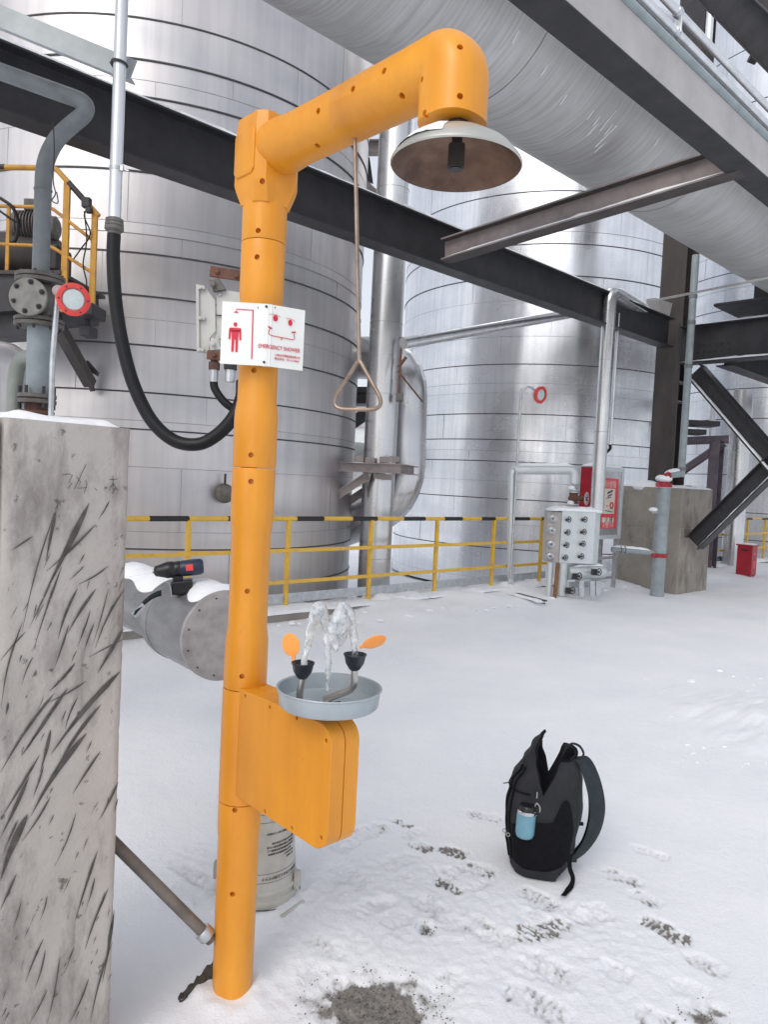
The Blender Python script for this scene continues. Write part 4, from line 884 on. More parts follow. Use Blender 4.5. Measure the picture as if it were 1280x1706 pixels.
# ================================================================== GUARD RAILS
def guard_rail(label, a_posts, a0, a1, b_, black, old=False):
    t = thing('guard_rail', label, 'railing', W(a0, b_, .1)); base = .10
    m = M['yellow']
    for a in a_posts:
        p = MB(); p.bar(W(a, b_, base), W(a, b_, 1.035), .042, .042, up=AX); po = p.build('post', m, t, bevel=.003)
        p = MB(); p.box(W(a, b_, base + .005), (.10, .10, .01), (AX, BX, ZX)); p.build('foot_plate', m, po, bevel=.002)
    for nm, z_, r_ in (('middle_rail', .72, .0135), ('lower_rail', .39, .0135)):
        MB().bar(W(a0, b_ + .029, z_), W(a1, b_ + .029, z_), .012, .040).build(nm, m, t, bevel=.002)
    MB().bar(W(a0, b_, .215), W(a1, b_, .215), .006, .10).build('toe_board', M['galv'], t)
    MB().cyl(W(a0, b_, 1.05), W(a1, b_, 1.05), .024, 20).build('top_rail', m, t)
    for s0, s1 in black: MB().cyl(W(s0, b_, 1.05), W(s1, b_, 1.05), .0255, 20).build('black_band', M['black'], t)
    return t
RB_ = B_EDGE - .2
def ra(px): return pb(px, 855, RB_).dot(AX)
blk = [(248, 314), (379, 395), (494, 539), (587, 628), (672, 708), (740, 770), (802, 825), (856, 882), (902, 914)]
guard_rail('yellow guard rail with black bands on the kerb behind the orange column', [ra(x) for x in (130, 315, 482, 620, 730, 825, 905)], ra(60), ra(915), RB_, [(ra(x0), ra(x1)) for x0, x1 in blk])
guard_rail('distant yellow guard rail behind the red box at the right edge', [ra(x) for x in (1212, 1248, 1277)] + [ra(1277) + 1.2 * i for i in (1, 2, 3)], ra(1150), ra(1277) + 4, RB_, [(ra(x0), ra(x1)) for x0, x1 in [(1190, 1200), (1218, 1228), (1244, 1254), (1270, 1284)]])

# ================================================================== CONCRETE PILLAR AT LEFT
FR = at(203, 1200, 1.82); FR.z = 0; FL = at(6, 800, 1.60); FL.z = 0
ev = (FR - FL); PW = ev.length; ev.normalize(); pn = V((ev.y, -ev.x, 0))       # pn faces the viewer
PZ = 1.595
cp = thing('concrete_pillar', 'tall scarred concrete pillar with snow on top at the left edge', 'pillar', FL + ev * PW / 2 - pn * .15)
b = MB(); nx, nz_ = 26, 120; vv = []
def pe(x, z_): # uneven broken arris
    return .0022 * noise.noise((z_ * 9, x * 3, 4)) + .0045 * max(0, noise.noise((z_ * 34, 2, x)) - .12)
ringn = []
prof_ = [(0, 0), (PW, 0), (PW, -.36), (0, -.36)]
rows = []
for j in range(nz_ + 1):
    z_ = -.05 + (PZ + .05) * j / nz_; row = []
    for i in range(nx + 1): x = PW * i / nx; row.append(FL + ev * (x - (pe(1, z_) + .003 if i == nx else 0)) + pn * (.002 * noise.noise((x * 20, z_ * 20, 1)) - (.007 + pe(2, z_) if i in (0, nx) else 0)) + ZX * z_)
    row.append(FL + ev * (PW - pe(3, z_)) - pn * .012 + ZX * z_)
    for i in range(1, 6): row.append(FL + ev * PW - pn * (.36 * i / 5) + ZX * z_)
    for i in range(1, 6): row.append(FL + ev * PW * (1 - i / 5) - pn * .36 + ZX * z_)
    row.append(FL - pn * .2 + ZX * z_); rows.append(row)
loft(b, rows); b.build('block', M['conc'], cp, sharp=50)
b = MB(); snow_strip(FL + ev * .004 - pn * .10 + ZX * (PZ - .002), FL + ev * (PW - .012) - pn * .10 + ZX * (PZ - .002), .195, .020, n=30, mb=b, amp=.6); snow_strip(FL + ev * .01 - pn * .27 + ZX * (PZ - .002), FL + ev * (PW - .01) - pn * .27 + ZX * (PZ - .002), .19, .022, n=30, mb=b, amp=.6)
b.build('snow_cover', M['snowc'], cp)
b = MB(); b.box(FL - ev * .16 - pn * .20 + ZX * .78, (.30, .38, 1.63), (ev, pn, ZX)); tag(b.build('concrete_wall', M['conc'], bevel=.01), 'darker concrete wall adjoining the pillar at the very left edge', 'wall')
def fp(px, py): return pl(px, py, pn, FL.dot(pn) + .0028)
def C8(x, y): return (x * 240 / 399.0, 680 + y * 240 / 399.0)      # coordinates measured on an enlarged strip
SL = [(127, 425, 155, 282, 13), (60, 620, 150, 290, 5), (120, 520, 247, 262, 22), (128, 452, 265, 322, 10), (272, 308, 303, 256, 6), (95, 660, 170, 440, 8), (2, 830, 62, 592, 7), (80, 610, 140, 488, 5), (160, 640, 214, 500, 12), (150, 720, 190, 600, 8), (186, 625, 266, 500, 12), (216, 488, 300, 437, 7), (193, 476, 234, 436, 5),
      (232, 675, 260, 596, 7), (268, 665, 350, 500, 8), (276, 735, 348, 610, 15), (250, 690, 345, 640, 6), (135, 785, 208, 705, 12), (62, 960, 187, 775, 16), (0, 1010, 150, 790, 12), (120, 820, 240, 755, 7), (140, 960, 334, 728, 22), (150, 1010, 280, 820, 16), (85, 1130, 240, 900, 24), (110, 1010, 140, 890, 14), (0, 1140, 110, 960, 10), (0, 1190, 80, 1020, 14), (60, 1200, 140, 1075, 8),
      (60, 960, 100, 900, 9), (0, 1310, 76, 1125, 26), (150, 1270, 210, 1120, 6), (200, 1070, 278, 950, 10), (280, 1140, 332, 1035, 12), (208, 1420, 270, 1225, 11), (235, 1500, 300, 1330, 11), (285, 1590, 318, 1390, 13), (0, 1390, 45, 1290, 9), (36, 1440, 58, 1365, 5), (70, 1590, 120, 1470, 8), (95, 1610, 125, 1500, 7), (180, 1560, 205, 1490, 5), (190, 1706, 245, 1580, 9), (250, 1700, 310, 1480, 9), (80, 1706, 130, 1610, 6), (15, 850, 22, 815, 8),
      (320, 1120, 330, 1080, 6), (300, 1480, 318, 1400, 8), (175, 1345, 195, 1300, 4), (110, 1420, 130, 1350, 5), (30, 395, 90, 355, 7), (0, 700, 70, 620, 6), (180, 890, 215, 800, 7), (90, 1080, 120, 990, 8), (60, 765, 90, 690, 5), (130, 1706, 165, 1520, 6), (215, 660, 250, 560, 6), (255, 660, 300, 500, 5), (10, 1230, 50, 1140, 8), (240, 1380, 262, 1300, 7), (268, 1400, 290, 1340, 5)]
b = MB()
random.seed(11)
def slash(x0, y0, x1, y1, w):
    lim = 352 - (y1 - 300) * .033
    if x1 > lim: x0 -= x1 - lim; x1 = lim
    if x0 > 352 - (y0 - 300) * .033: return
    p0, p1 = fp(*C8(x0, y0)), fp(*C8(x1, y1)); k_ = 9; pts = []; ws = []
    sd_ = (p1 - p0).cross(pn).normalized() * ((p1 - p0).length * random.uniform(-.05, .05))
    for i in range(k_ + 1):
        t = i / k_; pts.append(p0.lerp(p1, t) + sd_ * math.sin(t * PI)); ws.append(max(.0007, w * .00068 * (t ** .8) * (1 - t ** 5) * 1.45 * (1 + random.uniform(-.15, .15))))
    ribbon(b, pts, ws, pn, 0)
for s in SL: slash(*s)
for i in range(60):       # short nicks, thicker towards the foot and the right arris
    y = 300 + 1400 * random.random() ** .7; x = random.uniform(0, 350 - (y - 300) * .03); l = random.uniform(8, 45)
    x = min(x, 330); slash(x, y + l, x + l * random.uniform(.2, .6), y, random.uniform(2, 5))
b.build('blade_marks', mat('dark_scrape', (0.058, 0.052, 0.047), 0.7, scale=40, col2=(0.11, 0.10, 0.09), thr=(.35, .6)), cp, smooth=False)
b = MB(); pen = lambda pts, w=.0014: ribbon(b, [fp(*C8(*p)) for p in pts], w, pn, .0006)
pen([(172, 185), (190, 182), (200, 185), (190, 205), (198, 208), (188, 222)]); pen([(238, 155), (205, 225)]); pen([(212, 190), (222, 205), (214, 222), (240, 220)]); pen([(236, 200), (240, 212), (232, 235)]); pen([(262, 222), (268, 228)])
pen([(302, 198), (325, 196)]); pen([(312, 188), (312, 235)]); pen([(312, 208), (300, 228)]); pen([(312, 208), (326, 228)])
b.build('pencil_writing', M['seam'], cp, smooth=False)
b = MB(); pen([(0, 535), (6, 530), (6, 552)], .001); pen([(18, 545), (19, 548)]); pen([(45, 525), (46, 548)], .001); pen([(58, 525), (60, 548)], .001); pen([(78, 545), (80, 548)]); pen([(120, 525), (126, 548)], .001); pen([(136, 530), (148, 528), (140, 538), (156, 540), (144, 550)], .001)
b.build('chalk_writing', M['steel_lt'], cp, smooth=False)

# sloping pipe that reaches from behind the pillar to the foot of the shower
d0 = gz(352, 1572, .11) ; d1 = at(150, 1370, 1.95); d0 = at(352, 1566, 2.06)
d1 = at(120, 1335, 1.95)
dp = thing('sloping_pipe', 'worn brown-grey pipe sloping from the pillar to the foot of the shower', 'pipe', V((d0.x, d0.y, 0)))
MB().cyl(d1, d0, .0165, 24).build('pipe_run', mat('worn_pipe', (0.20, 0.175, 0.15), .5, scale=9, col2=(0.09, 0.075, 0.065), bump=.2, bumpd=.002), dp)
dd_ = (d0 - d1).normalized(); MB().lathe(d0 - dd_ * .045, dd_, [(.022, 0), (.0245, .004), (.0245, .026), (.022, .030)], 24).build('pipe_collar', M['galv'], dp)
# torn rag frozen at the foot
b = MB(); n_ = 14; vv = []
r0, r1 = gz(298, 1664, .004), gz(356, 1600, .05)
for i in range(n_ + 1):
    for j in range(7):
        t = i / n_; u = j / 6 - .5; p = r0.lerp(r1, t) + V((.02, -.035, 0)).normalized() * u * (.02 + .05 * t)
        p.z = .004 + .05 * t * (1 - 2 * abs(u)) + .022 * noise.noise((t * 7, u * 5, 2)) + .01 * noise.noise((t * 20, u * 14, 5)); vv.append(p)
b.add(vv, [(i * 7 + j, i * 7 + j + 1, (i + 1) * 7 + j + 1, (i + 1) * 7 + j) for i in range(n_) for j in range(6)])
rg = b.build('rag', M['rag']); so = rg.modifiers.new('solid', 'SOLIDIFY'); so.thickness = .006; tag(rg, 'stiff torn rag lying in the snow at the foot of the orange column', 'rag')

# ================================================================== INVERTED PAIL BEHIND THE COLUMN
pc = gz(428, 1482); pc.z = 0
pa_ = thing('plastic_pail', 'upturned off-white plastic pail with printed text behind the orange column', 'pail', pc)
Rb, Rt, Hp = .143, .118, .355
b = MB(); b.lathe(pc, ZX, [(Rb, .004), (Rb + .003, .012), (Rb + .001, .03), (Rb - .006, .034), (Rb - .006, .048), (Rb + .002, .052), (Rb + .002, .060), (Rb - .006, .064), (Rt, Hp - .012), (Rt - .006, Hp), (Rt - .03, Hp + .001), (Rt - .035, Hp - .008)], 72); b.build('pail_body', M['pail'], pa_, sharp=35)
b = MB(); tm = (EYE - pc); base_ang = math.atan2(tm.y, tm.x)
def pail_text(txt, z_, size, a_c, n_ch=None, inv=True):
    vv, ff = text_mesh(txt, size, .0003)
    if not vv: return
    R_z = Rb - .006 + (Rt - Rb + .006) * (z_ - .064) / (Hp - .076) + .0008
    o = []
    for p in vv:
        x, y = (-p.x, -p.y) if inv else (p.x, p.y); a = base_ang + a_c + x / R_z; R_y = R_z + (Rt - Rb) / Hp * y
        o.append(pc + V((math.cos(a) * (R_y + p.z), math.sin(a) * (R_y + p.z), z_ + y)))
    b.add(o, ff)
rs_ = random.Random(4)
cjk = '使用方法施工前将基面清理干净按比例加水搅拌均匀后涂刷两遍每遍间隔四小时养护三天储存于阴凉处注意事项产品说明外墙防水涂料严禁混入其它材料保质期十二个月'
def line(n): return ''.join(rs_.choice(cjk) for _ in range(n))
for z_, n_, sz, ac in ((.262, 15, .009, .75), (.228, 13, .0085, .8), (.216, 15, .0085, .72), (.204, 15, .0085, .72), (.192, 12, .0085, .65), (.180, 8, .007, .95), (.168, 6, .007, 1.0), (.110, 14, .012, .72), (.315, 6, .016, .7)): pail_text(line(n_), z_, sz, ac)
for z_ in (.125, .095, .328, .300): 
    R_z = Rb - .006 + (Rt - Rb + .006) * (z_ - .064) / (Hp - .076); vv = []
    for i in range(25):
        a = base_ang + i * .07 - .1; 
        for dz in (0, .0015): vv.append(pc + V((math.cos(a) * (R_z + .0008), math.sin(a) * (R_z + .0008), z_ + dz)))
    b.add(vv, [(2 * i, 2 * i + 2, 2 * i + 3, 2 * i + 1) for i in range(24)])
b.build('printed_text', M['print_dk'], pa_, smooth=False)
b = MB(); b.tube(smooth_path([pc + V((math.cos(a) * (Rb + .012), math.sin(a) * (Rb + .012), .008 + .006 * math.sin(a * 3))) for a in [base_ang + x for x in (-1.6, -1.2, -.7, -.2, .3, .8, 1.3, 1.7)]], 5), .0018, 6)
b.build('wire_handle', M['steel_dk'], pa_)
e1 = gz(468, 1528, .006); e2 = gz(505, 1502, .006); b = MB(); b.cyl(e1, e2, .007, 12); b.build('handle_grip', M['pail'], pa_)
for a in (base_ang - 1.75, base_ang + 1.2): d_ = V((math.cos(a), math.sin(a), 0)); MB().box(pc + d_ * (Rb + .008) + ZX * .065, (.018, .03, .06), (d_, V((-d_.y, d_.x, 0)), ZX)).build('handle_lug', M['pail'], pa_, bevel=.004)

# ================================================================== CAPPED DUCT WITH POWER DRILL
cc = at(373, 1059, 2.95); axd = (at(372, 1056, 2.95) - at(215, 985, 3.72)).normalized(); axd.z *= .25; axd.normalize()
ax_back = -axd
cd = thing('capped_duct', 'dull grey capped duct jutting out behind the orange column', 'duct', cc)
Rd = .178
b = MB(); b.lathe(cc, ax_back, [(Rd, 0), (Rd, .003), (Rd, .42), (Rd * .985, .43), (.145, .50), (.143, .505), (.143, 1.2)], 72); b.build('duct_body', M['duct_grey'], cd, sharp=20)
b = MB(); b.lathe(cc - ax_back * .004, ax_back, [(Rd + .003, 0), (Rd + .004, .001), (Rd + .004, .018), (Rd + .001, .019)], 72); b.build('end_cap', mat('cap_plate', (0.40, 0.37, 0.36), .5, metal=.35, var=.25, scale=14, bump=.1, bumpd=.003), cd)
uu = ax_back.cross(ZX).normalized(); ww = ax_back.cross(uu)
for i in range(12):
    a = 2 * PI * i / 12 + .25; p = cc + uu * (math.cos(a) * Rd * .9) + ww * (math.sin(a) * Rd * .9) - ax_back * .004
    MB().cyl(p, p - ax_back * .004, .0035, 8).build('rivet', M['steel_dk'], cd)
b = MB(); b.lathe(cc + ax_back * .36, ax_back, [(Rd + .0005, 0), (Rd + .003, .002), (Rd + .003, .03), (Rd + .0005, .032)], 72); b.build('strap_band', M['duct_grey'], cd)
b = MB(); vv = []; nu, nv = 22, 10
for i in range(nu + 1):
    for j in range(nv + 1):
        t = i / nu; a = (j / nv - .5) * (1.25 + .25 * math.sin(t * 7)); rr = Rd + (.026 * max(0, 1 - (2 * j / nv - 1) ** 2) ** .6) * min(1, 5 * t + .1, 5 * (1 - t) + .1) * (1 + .35 * noise.noise((t * 4, j * .3, 3))) - .002
        vv.append(cc + ax_back * (.012 + t * .27) + ZX * (math.cos(a) * rr) + uu * (math.sin(a) * rr))
b.add(vv, [(i * (nv + 1) + j, i * (nv + 1) + j + 1, (i + 1) * (nv + 1) + j + 1, (i + 1) * (nv + 1) + j) for i in range(nu) for j in range(nv)])
vv = []
for i in range(nu + 1):
    for j in range(nv + 1):
        t = i / nu; a = (j / nv - .5) * (1.5 + .3 * math.sin(t * 9)); rr = .143 + (.035 * max(0, 1 - (2 * j / nv - 1) ** 2) ** .6) * min(1, 5 * t + .1, 5 * (1 - t) + .1) * (1 + .3 * noise.noise((t * 4, j * .3, 8))) - .002
        vv.append(cc + ax_back * (.49 + t * .6) + ZX * (math.cos(a) * rr) + uu * (math.sin(a) * rr))
b.add(vv, [(i * (nv + 1) + j, i * (nv + 1) + j + 1, (i + 1) * (nv + 1) + j + 1, (i + 1) * (nv + 1) + j) for i in range(nu) for j in range(nv)])
b.build('snow_cover', M['snowc'], cd)
# drill: barrel lies level, battery standing on the duct
DY = 3.02
g0, g1 = at(256, 952, DY - .02), at(332, 944, DY + .02); gd = (g1 - g0).normalized(); gw = (g1 - g0).length
gu = (ZX - gd * gd.z).normalized(); gs = gd.cross(gu)
dr = thing('power_drill', 'dark blue cordless drill resting on the capped duct, bit pointing left', 'drill', at(292, 990, DY))
b = MB(); b.lathe(g0, gd, [(.010, 0), (.021, .006), (.024, .02), (.030, .04), (.0345, .055), (.034, .075), (.030, .082)], 32); b.build('chuck', M['drill_blk'], dr, sharp=50)
b = MB(); b.lathe(g0 + gd * .082, gd, [(.030, 0), (.032, .004), (.0325, .02), (.031, .024)], 24); b.build('torque_ring', M['drill_blk'], dr)
b = MB(); b.lathe(g0 + gd * .104, gd, [(.030, 0), (.033, .008), (.034, .05), (.033, .082), (.027, .092), (.020, .094)], 32); bd_ = b.build('motor_housing', M['drill_blue'], dr, sharp=40)
b = MB(); b.box(g0 + gd * .143 - gs * -.0 + (-gs if gs.y > 0 else gs) * .033 + gu * .004, (.030, .006, .026), (gd, gs, gu)); b.build('red_badge', M['red_lt'], bd_, bevel=.003)
b = MB(); b.bar(g0 + gd * .095 - gu * .025, g0 + gd * .075 - gu * .105, .034, .04, up=gd); b.build('grip', M['drill_blk'], dr, bevel=.008)
b = MB(); b.box(g0 + gd * .105 - gu * .075, (.085, .062, .055), (gd, gs, gu)); b.build('battery', M['drill_blk'], dr, bevel=.008)
b = MB(); b.tube(smooth_path([g0 + gd * .045 - gu * .050 - gs * .0 + (-gs if gs.y > 0 else gs) * .034, g0 + gd * .055 - gu * .045 + (-gs if gs.y > 0 else gs) * .036, g0 + gd * .062 - gu * .07 + (-gs if gs.y > 0 else gs) * .036, g0 + gd * .062 - gu * .105 + (-gs if gs.y > 0 else gs) * .034], 5), .0045, 8, ell=.5); b.build('belt_clip', M['galv'], dr)
b = MB(); b.lathe(g0 - gd * .003, gd, [(.0065, -.004), (.010, 0), (.010, .008)], 16); b.build('jaw', M['chrome'], dr)
b = MB(); b.tube([g0, g0 - gd * .125 - gu * .012], [.0016, .0014], 8); b.build('drill_bit', M['chrome'], dr)
b = MB(); vv = []
for i in range(9):
    t = i / 8; c_ = at(268 - 44 * t, 988 + 26 * t * t + 8 * t, DY - .05 - .10 * t)
    for s_1 in (-1, 1): vv.append(c_ + gu * .012 * s_1 * (1 - .2 * t) + FW * .004 * s_1)
b.add(vv, [(2 * i, 2 * i + 2, 2 * i + 3, 2 * i + 1) for i in range(8)]); ws_ = b.build('wrist_strap', M['fabric_teal'], dr); so = ws_.modifiers.new('solid', 'SOLIDIFY'); so.thickness = .003
b = MB(); b.bar(at(240, 1008, DY - .12), at(222, 1026, DY - .15), .003, .026); tag(b.build('tie_tag', M['galv'], bevel=.001), 'small pale metal tag on the narrow part of the capped duct', 'tag')

# ================================================================== CONDUIT, HOSE AND JUNCTION BOX
CY = 3.0
k0 = at(190, 378, CY); KX, KY = k0.x, CY
kt = thing('vertical_conduit', 'shiny vertical zinc conduit at the upper left with a black hose below', 'conduit', k0)
MB().cyl(V((KX, KY, k0.z)), V((KX, KY, 4.2)), .0245, 28).build('conduit_run', M['white_pipe'], kt)
b = MB(); b.lathe(V((KX, KY, k0.z)), ZX, [(.0245, -.075), (.0255, -.07), (.0255, -.02), (.031, -.018), (.037, -.012), (.037, .0), (.034, .002), (.036, .004), (.036, .014), (.033, .016), (.035, .018), (.034, .03), (.026, .034)], 32); b.build('hose_fitting', M['iron'], kt)
b = MB(); zc = at(196, 285, CY).z; b.lathe(V((KX, KY, zc)), ZX, [(.0246, 0), (.0265, .001), (.0265, .014), (.0246, .015)], 28); b.bar(V((KX + .024, KY - .01, zc + .007)), V((KX + .055, KY - .012, zc - .002)), .006, .006); b.box(V((KX + .028, KY - .014, zc + .007)), (.012, .012, .022)); b.build('hose_clip', M['galv'], kt)
hp = [at(190, 385, CY), at(189, 430, CY), at(192, 500, CY), at(203, 570, CY), at(222, 640, CY), at(252, 700, CY), at(290, 734, CY), at(330, 740, CY), at(362, 724, CY), at(388, 696, CY), at(402, 664, CY + .01), at(404, 636, CY + .03)]
hp[0] = V((KX, KY, k0.z - .03)); hp[1] = V((KX, KY, hp[1].z))
hs_ = tag(MB().tube(smooth_path(hp, 8), .0265, 24).build('black_hose', M['rubber'], sharp=60), 'thick black flexible hose looping from the zinc conduit to the junction box', 'hose')
# flat bar bracket at the top left
t = thing('angle_bracket', 'pale galvanised flat bar running from the top left corner to the conduit', 'bracket', at(220, 118, CY + .05))
b = MB(); b.bar(at(-140, -30, CY + .06), at(222, 118, CY + .06), .006, .085); b.bar(at(-140, -30, CY + .085) - ZX * .043, at(222, 118, CY + .085) - ZX * .043, .05, .005); b.build('angle_bar', mat('pale_grey_flat_bar', (.36, .39, .40), .4, metal=.2), t, bevel=.001)
ub = MB(); u_ = at(196, 106, CY); ub.torus(V((KX, KY - .002, u_.z)), V((.12, 0, 1)), .029, .0045, 28, 8); ub.build('u_bolt', M['steel_dk'], t)
b = MB(); b.lathe(V((KX - .033, KY + .01, u_.z + .003)), V((0, -1, 0)), [(.008, -.02), (.008, .01), (.004, .012)], 6); b.build('nut', M['steel_dk'], t)
# junction box hung on rusty straps
JY = 3.02
jb = thing('junction_box', 'grey explosion-proof junction box with rusty straps half hidden by the sign', 'junction box', at(390, 620, JY))
q = lambda px, py, dy=0: at(px, py, JY + dy)
b = MB(); b.prism([q(326, 473), q(341, 476), q(358, 500), q(359, 552), q(350, 562), q(348, 588), q(328, 586)], V((0, .012, 0))); b.prism([q(326, 473, -.012), q(331, 474, -.012), q(332, 587, -.012), q(327, 586, -.012)], V((0, .013, 0))); b.build('door_edge', M['grey_box'], jb, bevel=.002)
for px, py in ((336, 479), (336, 530), (334, 583)): 
    b = MB(); b.box(q(px, py, -.012), (.026, .014, .014)); b.lathe(q(px - 1, py, -.02), V((0, -1, 0)), [(.004, 0), (.004, .006)], 8); b.build('hinge_lug', M['grey_box'], jb, bevel=.002)
b = MB(); b.prism([q(360, 480, .01), q(440, 492, .01), q(440, 590, .01), q(352, 582, .01), q(352, 570, .01), q(358, 560, .01)], V((0, .11, 0))); b.build('box_body', M['grey_box'], jb, bevel=.006)
b = MB(); b.bar(q(360, 525, .002), q(430, 530, .002), .006, .004); b.build('lid_joint', M['seam'], jb)
for px, py in ((367, 491), (367, 563)):
    b = MB(); b.lathe(q(px, py, .008), V((0, -1, 0)), [(.006, 0), (.006, .006), (.003, .008)], 6); b.build('cover_bolt', M['galv'], jb)
b = MB(); b.bar(q(350, 452, -.01), q(470, 470, -.01), .012, .042); bo = b.build('upper_strap', M['rust'], jb, bevel=.002)
for px, py in ((362, 453), (394, 460)): b = MB(); b.lathe(q(px, py, -.018), V((0, -1, 0)), [(.010, 0), (.010, .008), (.006, .012)], 6); b.build('strap_bolt', M['rust'], bo)
b = MB(); b.prism([q(348, 466, -.012), q(364, 463, -.012), q(376, 482, -.012), q(355, 486, -.012)], V((0, .02, 0))); b.lathe(q(355, 474, -.02), V((0, -1, 0)), [(.012, 0), (.012, .012), (.006, .014)], 14); b.build('upper_clamp', M['iron'], jb, bevel=.002)
b = MB(); b.prism([q(348, 572, -.012), q(352, 562, -.012), q(363, 566, -.012), q(368, 582, -.012), q(350, 584, -.012)], V((0, .02, 0))); b.lathe(q(355, 573, -.02), V((0, -1, 0)), [(.010, 0), (.010, .010), (.005, .013)], 14); b.build('lower_clamp', M['grey_box'], jb, bevel=.002)
b = MB(); b.bar(q(345, 591, -.012), q(420, 598, -.012), .014, .036); bo = b.build('lower_strap', M['rust'], jb, bevel=.002)
b = MB(); b.lathe(q(357, 592, -.02), V((0, -1, 0)), [(.010, 0), (.010, .008), (.006, .012)], 6); b.build('strap_bolt', M['rust'], bo)
for (px, m_, r_) in ((357, 'rust', .024), (384, 'steel_dk', .028)):
    p0 = q(px, 604, .01); b = MB(); b.lathe(V((p0.x, p0.y, q(px, 616).z)), ZX, [(r_ * .95, 0), (r_, .004), (r_, .030), (r_ * .7, .033), (r_ * .7, .05)], 6); b.build('gland_nut', M[m_], jb, bevel=.002)
    b = MB(); b.cyl(V((p0.x, p0.y, q(px, 636).z)), V((p0.x, p0.y, q(px, 615).z)), r_ * .72, 24); b.build('gland_sleeve', M['galv'], jb)
b = MB(); b.tube(smooth_path([q(356, 634, .01), q(357, 645, .01), q(364, 658, .01), q(376, 672, .01), q(392, 684, .015), q(404, 700, .02), q(406, 760, .03)], 7), .0165, 18); b.build('cable', M['rubber'], jb)
b = MB(); b.bar(q(425, 440, .15), V((q(425, 440).x, JY + .15, 0)), .06, .05, up=V((0, 1, 0))); b.bar(q(425, 460, .13), q(425, 460, -.01), .04, .04); b.build('support_post', M['rust'], jb)

# ================================================================== VALVE ASSEMBLY, FLOODLIGHT AND STAIR PLATFORM AT LEFT
VY = 4.0
vx = at(66, 495, VY)
def vz(py, px=66): return at(px, py, VY).z
va = thing('valve_assembly', 'weathered grey flanged valve on a vertical pipe above the pillar', 'valve', V((vx.x, VY, .0)))
c_ = lambda z_: V((vx.x, VY, z_))
def flange(z0, r, h, m='iron', n=36): b = MB(); b.lathe(c_(z0), ZX, [(r * .97, 0), (r, .003), (r, h - .003), (r * .97, h)], n); return b.build('flange', M[m], va)
zc_ = vz(505)
b = MB(); b.lathe(c_(vz(540)), ZX, [(.075, 0), (.08, .02), (.088, .06), (.092, zc_ - vz(540)), (.085, .17), (.075, .20), (.07, vz(475) - vz(540))], 40); 
b.lathe(V((vx.x, VY - .05, zc_)), V((0.05, -1, 0)), [(.086, -.05), (.090, .05), (.090, .075)], 44); vb = b.build('valve_body', M['iron'], va, sharp=40)
b = MB(); b.lathe(V((vx.x + .006, VY - .127, zc_)), V((0.05, -1, 0)), [(.094, 0), (.097, .003), (.097, .018), (.094, .021)], 44); bf = b.build('bonnet_cover', mat('grey_valve_paint', (.30, .295, .27), .5, scale=14, col2=(.19, .18, .16)), va)
for i in range(6):
    a = 2 * PI * i / 6 + .35; b = MB(); p = V((vx.x + .008 + .076 * math.cos(a), VY - .148, zc_ + .076 * math.sin(a))); b.lathe(p, V((.05, -1, 0)), [(.015, 0), (.015, .003), (.0105, .004), (.0105, .013), (.006, .014), (.006, .022)], 6); b.build('cover_bolt', M['steel_dk'], bf)
for py, h in ((474, .022), (466, .022), (546, .022), (538, .02)): flange(vz(py), .125, h)
for i in range(8):
    a = 2 * PI * i / 8 + .2
    for z0, z1 in ((vz(478), vz(456)), (vz(552), vz(528))):
        MB().cyl(c_(z0) + V((.108 * math.cos(a), .108 * math.sin(a), 0)), c_(z1) + V((.108 * math.cos(a), .108 * math.sin(a), 0)), .008, 8).build('flange_bolt', M['steel_dk'], va)
MB().cyl(c_(vz(660)), c_(vz(545)), .058, 28).build('lower_pipe', M['blue_pipe_lt'], va)
for py in (664, 673): flange(vz(py), .098, .022)
b = MB(); b.lathe(c_(vz(700)), ZX, [(.06, 0), (.06, .09), (.085, .10), (.085, .12)], 28); b.build('spool_piece', M['rust'], va)
for py in (690, 702): flange(vz(py), .09, .016, 'rust')
for i in range(6):
    a = 2 * PI * i / 6 + .3; MB().cyl(c_(vz(682)) + V((.085 * math.cos(a), .085 * math.sin(a), 0)), c_(vz(645)) + V((.085 * math.cos(a), .085 * math.sin(a), 0)), .009, 8).build('flange_bolt', M['steel_dk'], va)
MB().cyl(c_(0.0), c_(vz(700)), .055, 24).build('riser', M['blue_pipe'], va)
b = MB(); b.tube(fillet([c_(vz(470)), c_(vz(222)), at(150, 178, VY - .12), at(140, 150, VY - .2), at(-120, 60, VY - .55)], [0, .11, .05, .07, 0], 10), [.056] * 100, 28) if False else None
up_path = fillet([c_(vz(470)), c_(vz(245)), at(158, 176, VY - .05), at(-160, 62, VY - .05)], [0, .20, .11, 0], 12)
MB().tube(up_path, .043, 28).build('upper_pipe', M['blue_pipe'], va)
b = MB(); b.lathe(c_(vz(318)), ZX, [(.044, 0), (.047, .003), (.047, .008), (.044, .011)], 28); b.build('weld_bead', M['blue_pipe'], va)
b = MB(); b.tube(smooth_path([at(88, 200, VY - .1), at(90, 250, VY - .1), at(88, 300, VY - .1), at(92, 322, VY - .1), at(86, 334, VY - .1), at(96, 338, VY - .1), at(94, 320, VY - .1)], 5), .003, 6); tag(b.build('hanging_wire', M['steel_dk']), 'thin dark wire dangling from the bent pipe at left', 'wire')
pipe('branch_pipe', 'grey-green elbow pipe joining the lower valve pipe from the left', [at(64, 592, VY), at(30, 598, VY + .05), at(24, 640, VY + .05), V((at(24, 640, VY + .05).x, VY + .05, 0))], .040, mat('grey_green_pipe', (.27, .29, .26), .5), fil=.12, n=24)
pipe('thin_conduit', 'slim pale conduit rising beside the flanged valve to the floodlight', [V((at(84, 700, 3.9).x, 3.9, 0)), at(87, 600, 3.9), at(93, 520, 3.9), at(96, 482, 3.9)], .0145, M['galv'], fil=.02)
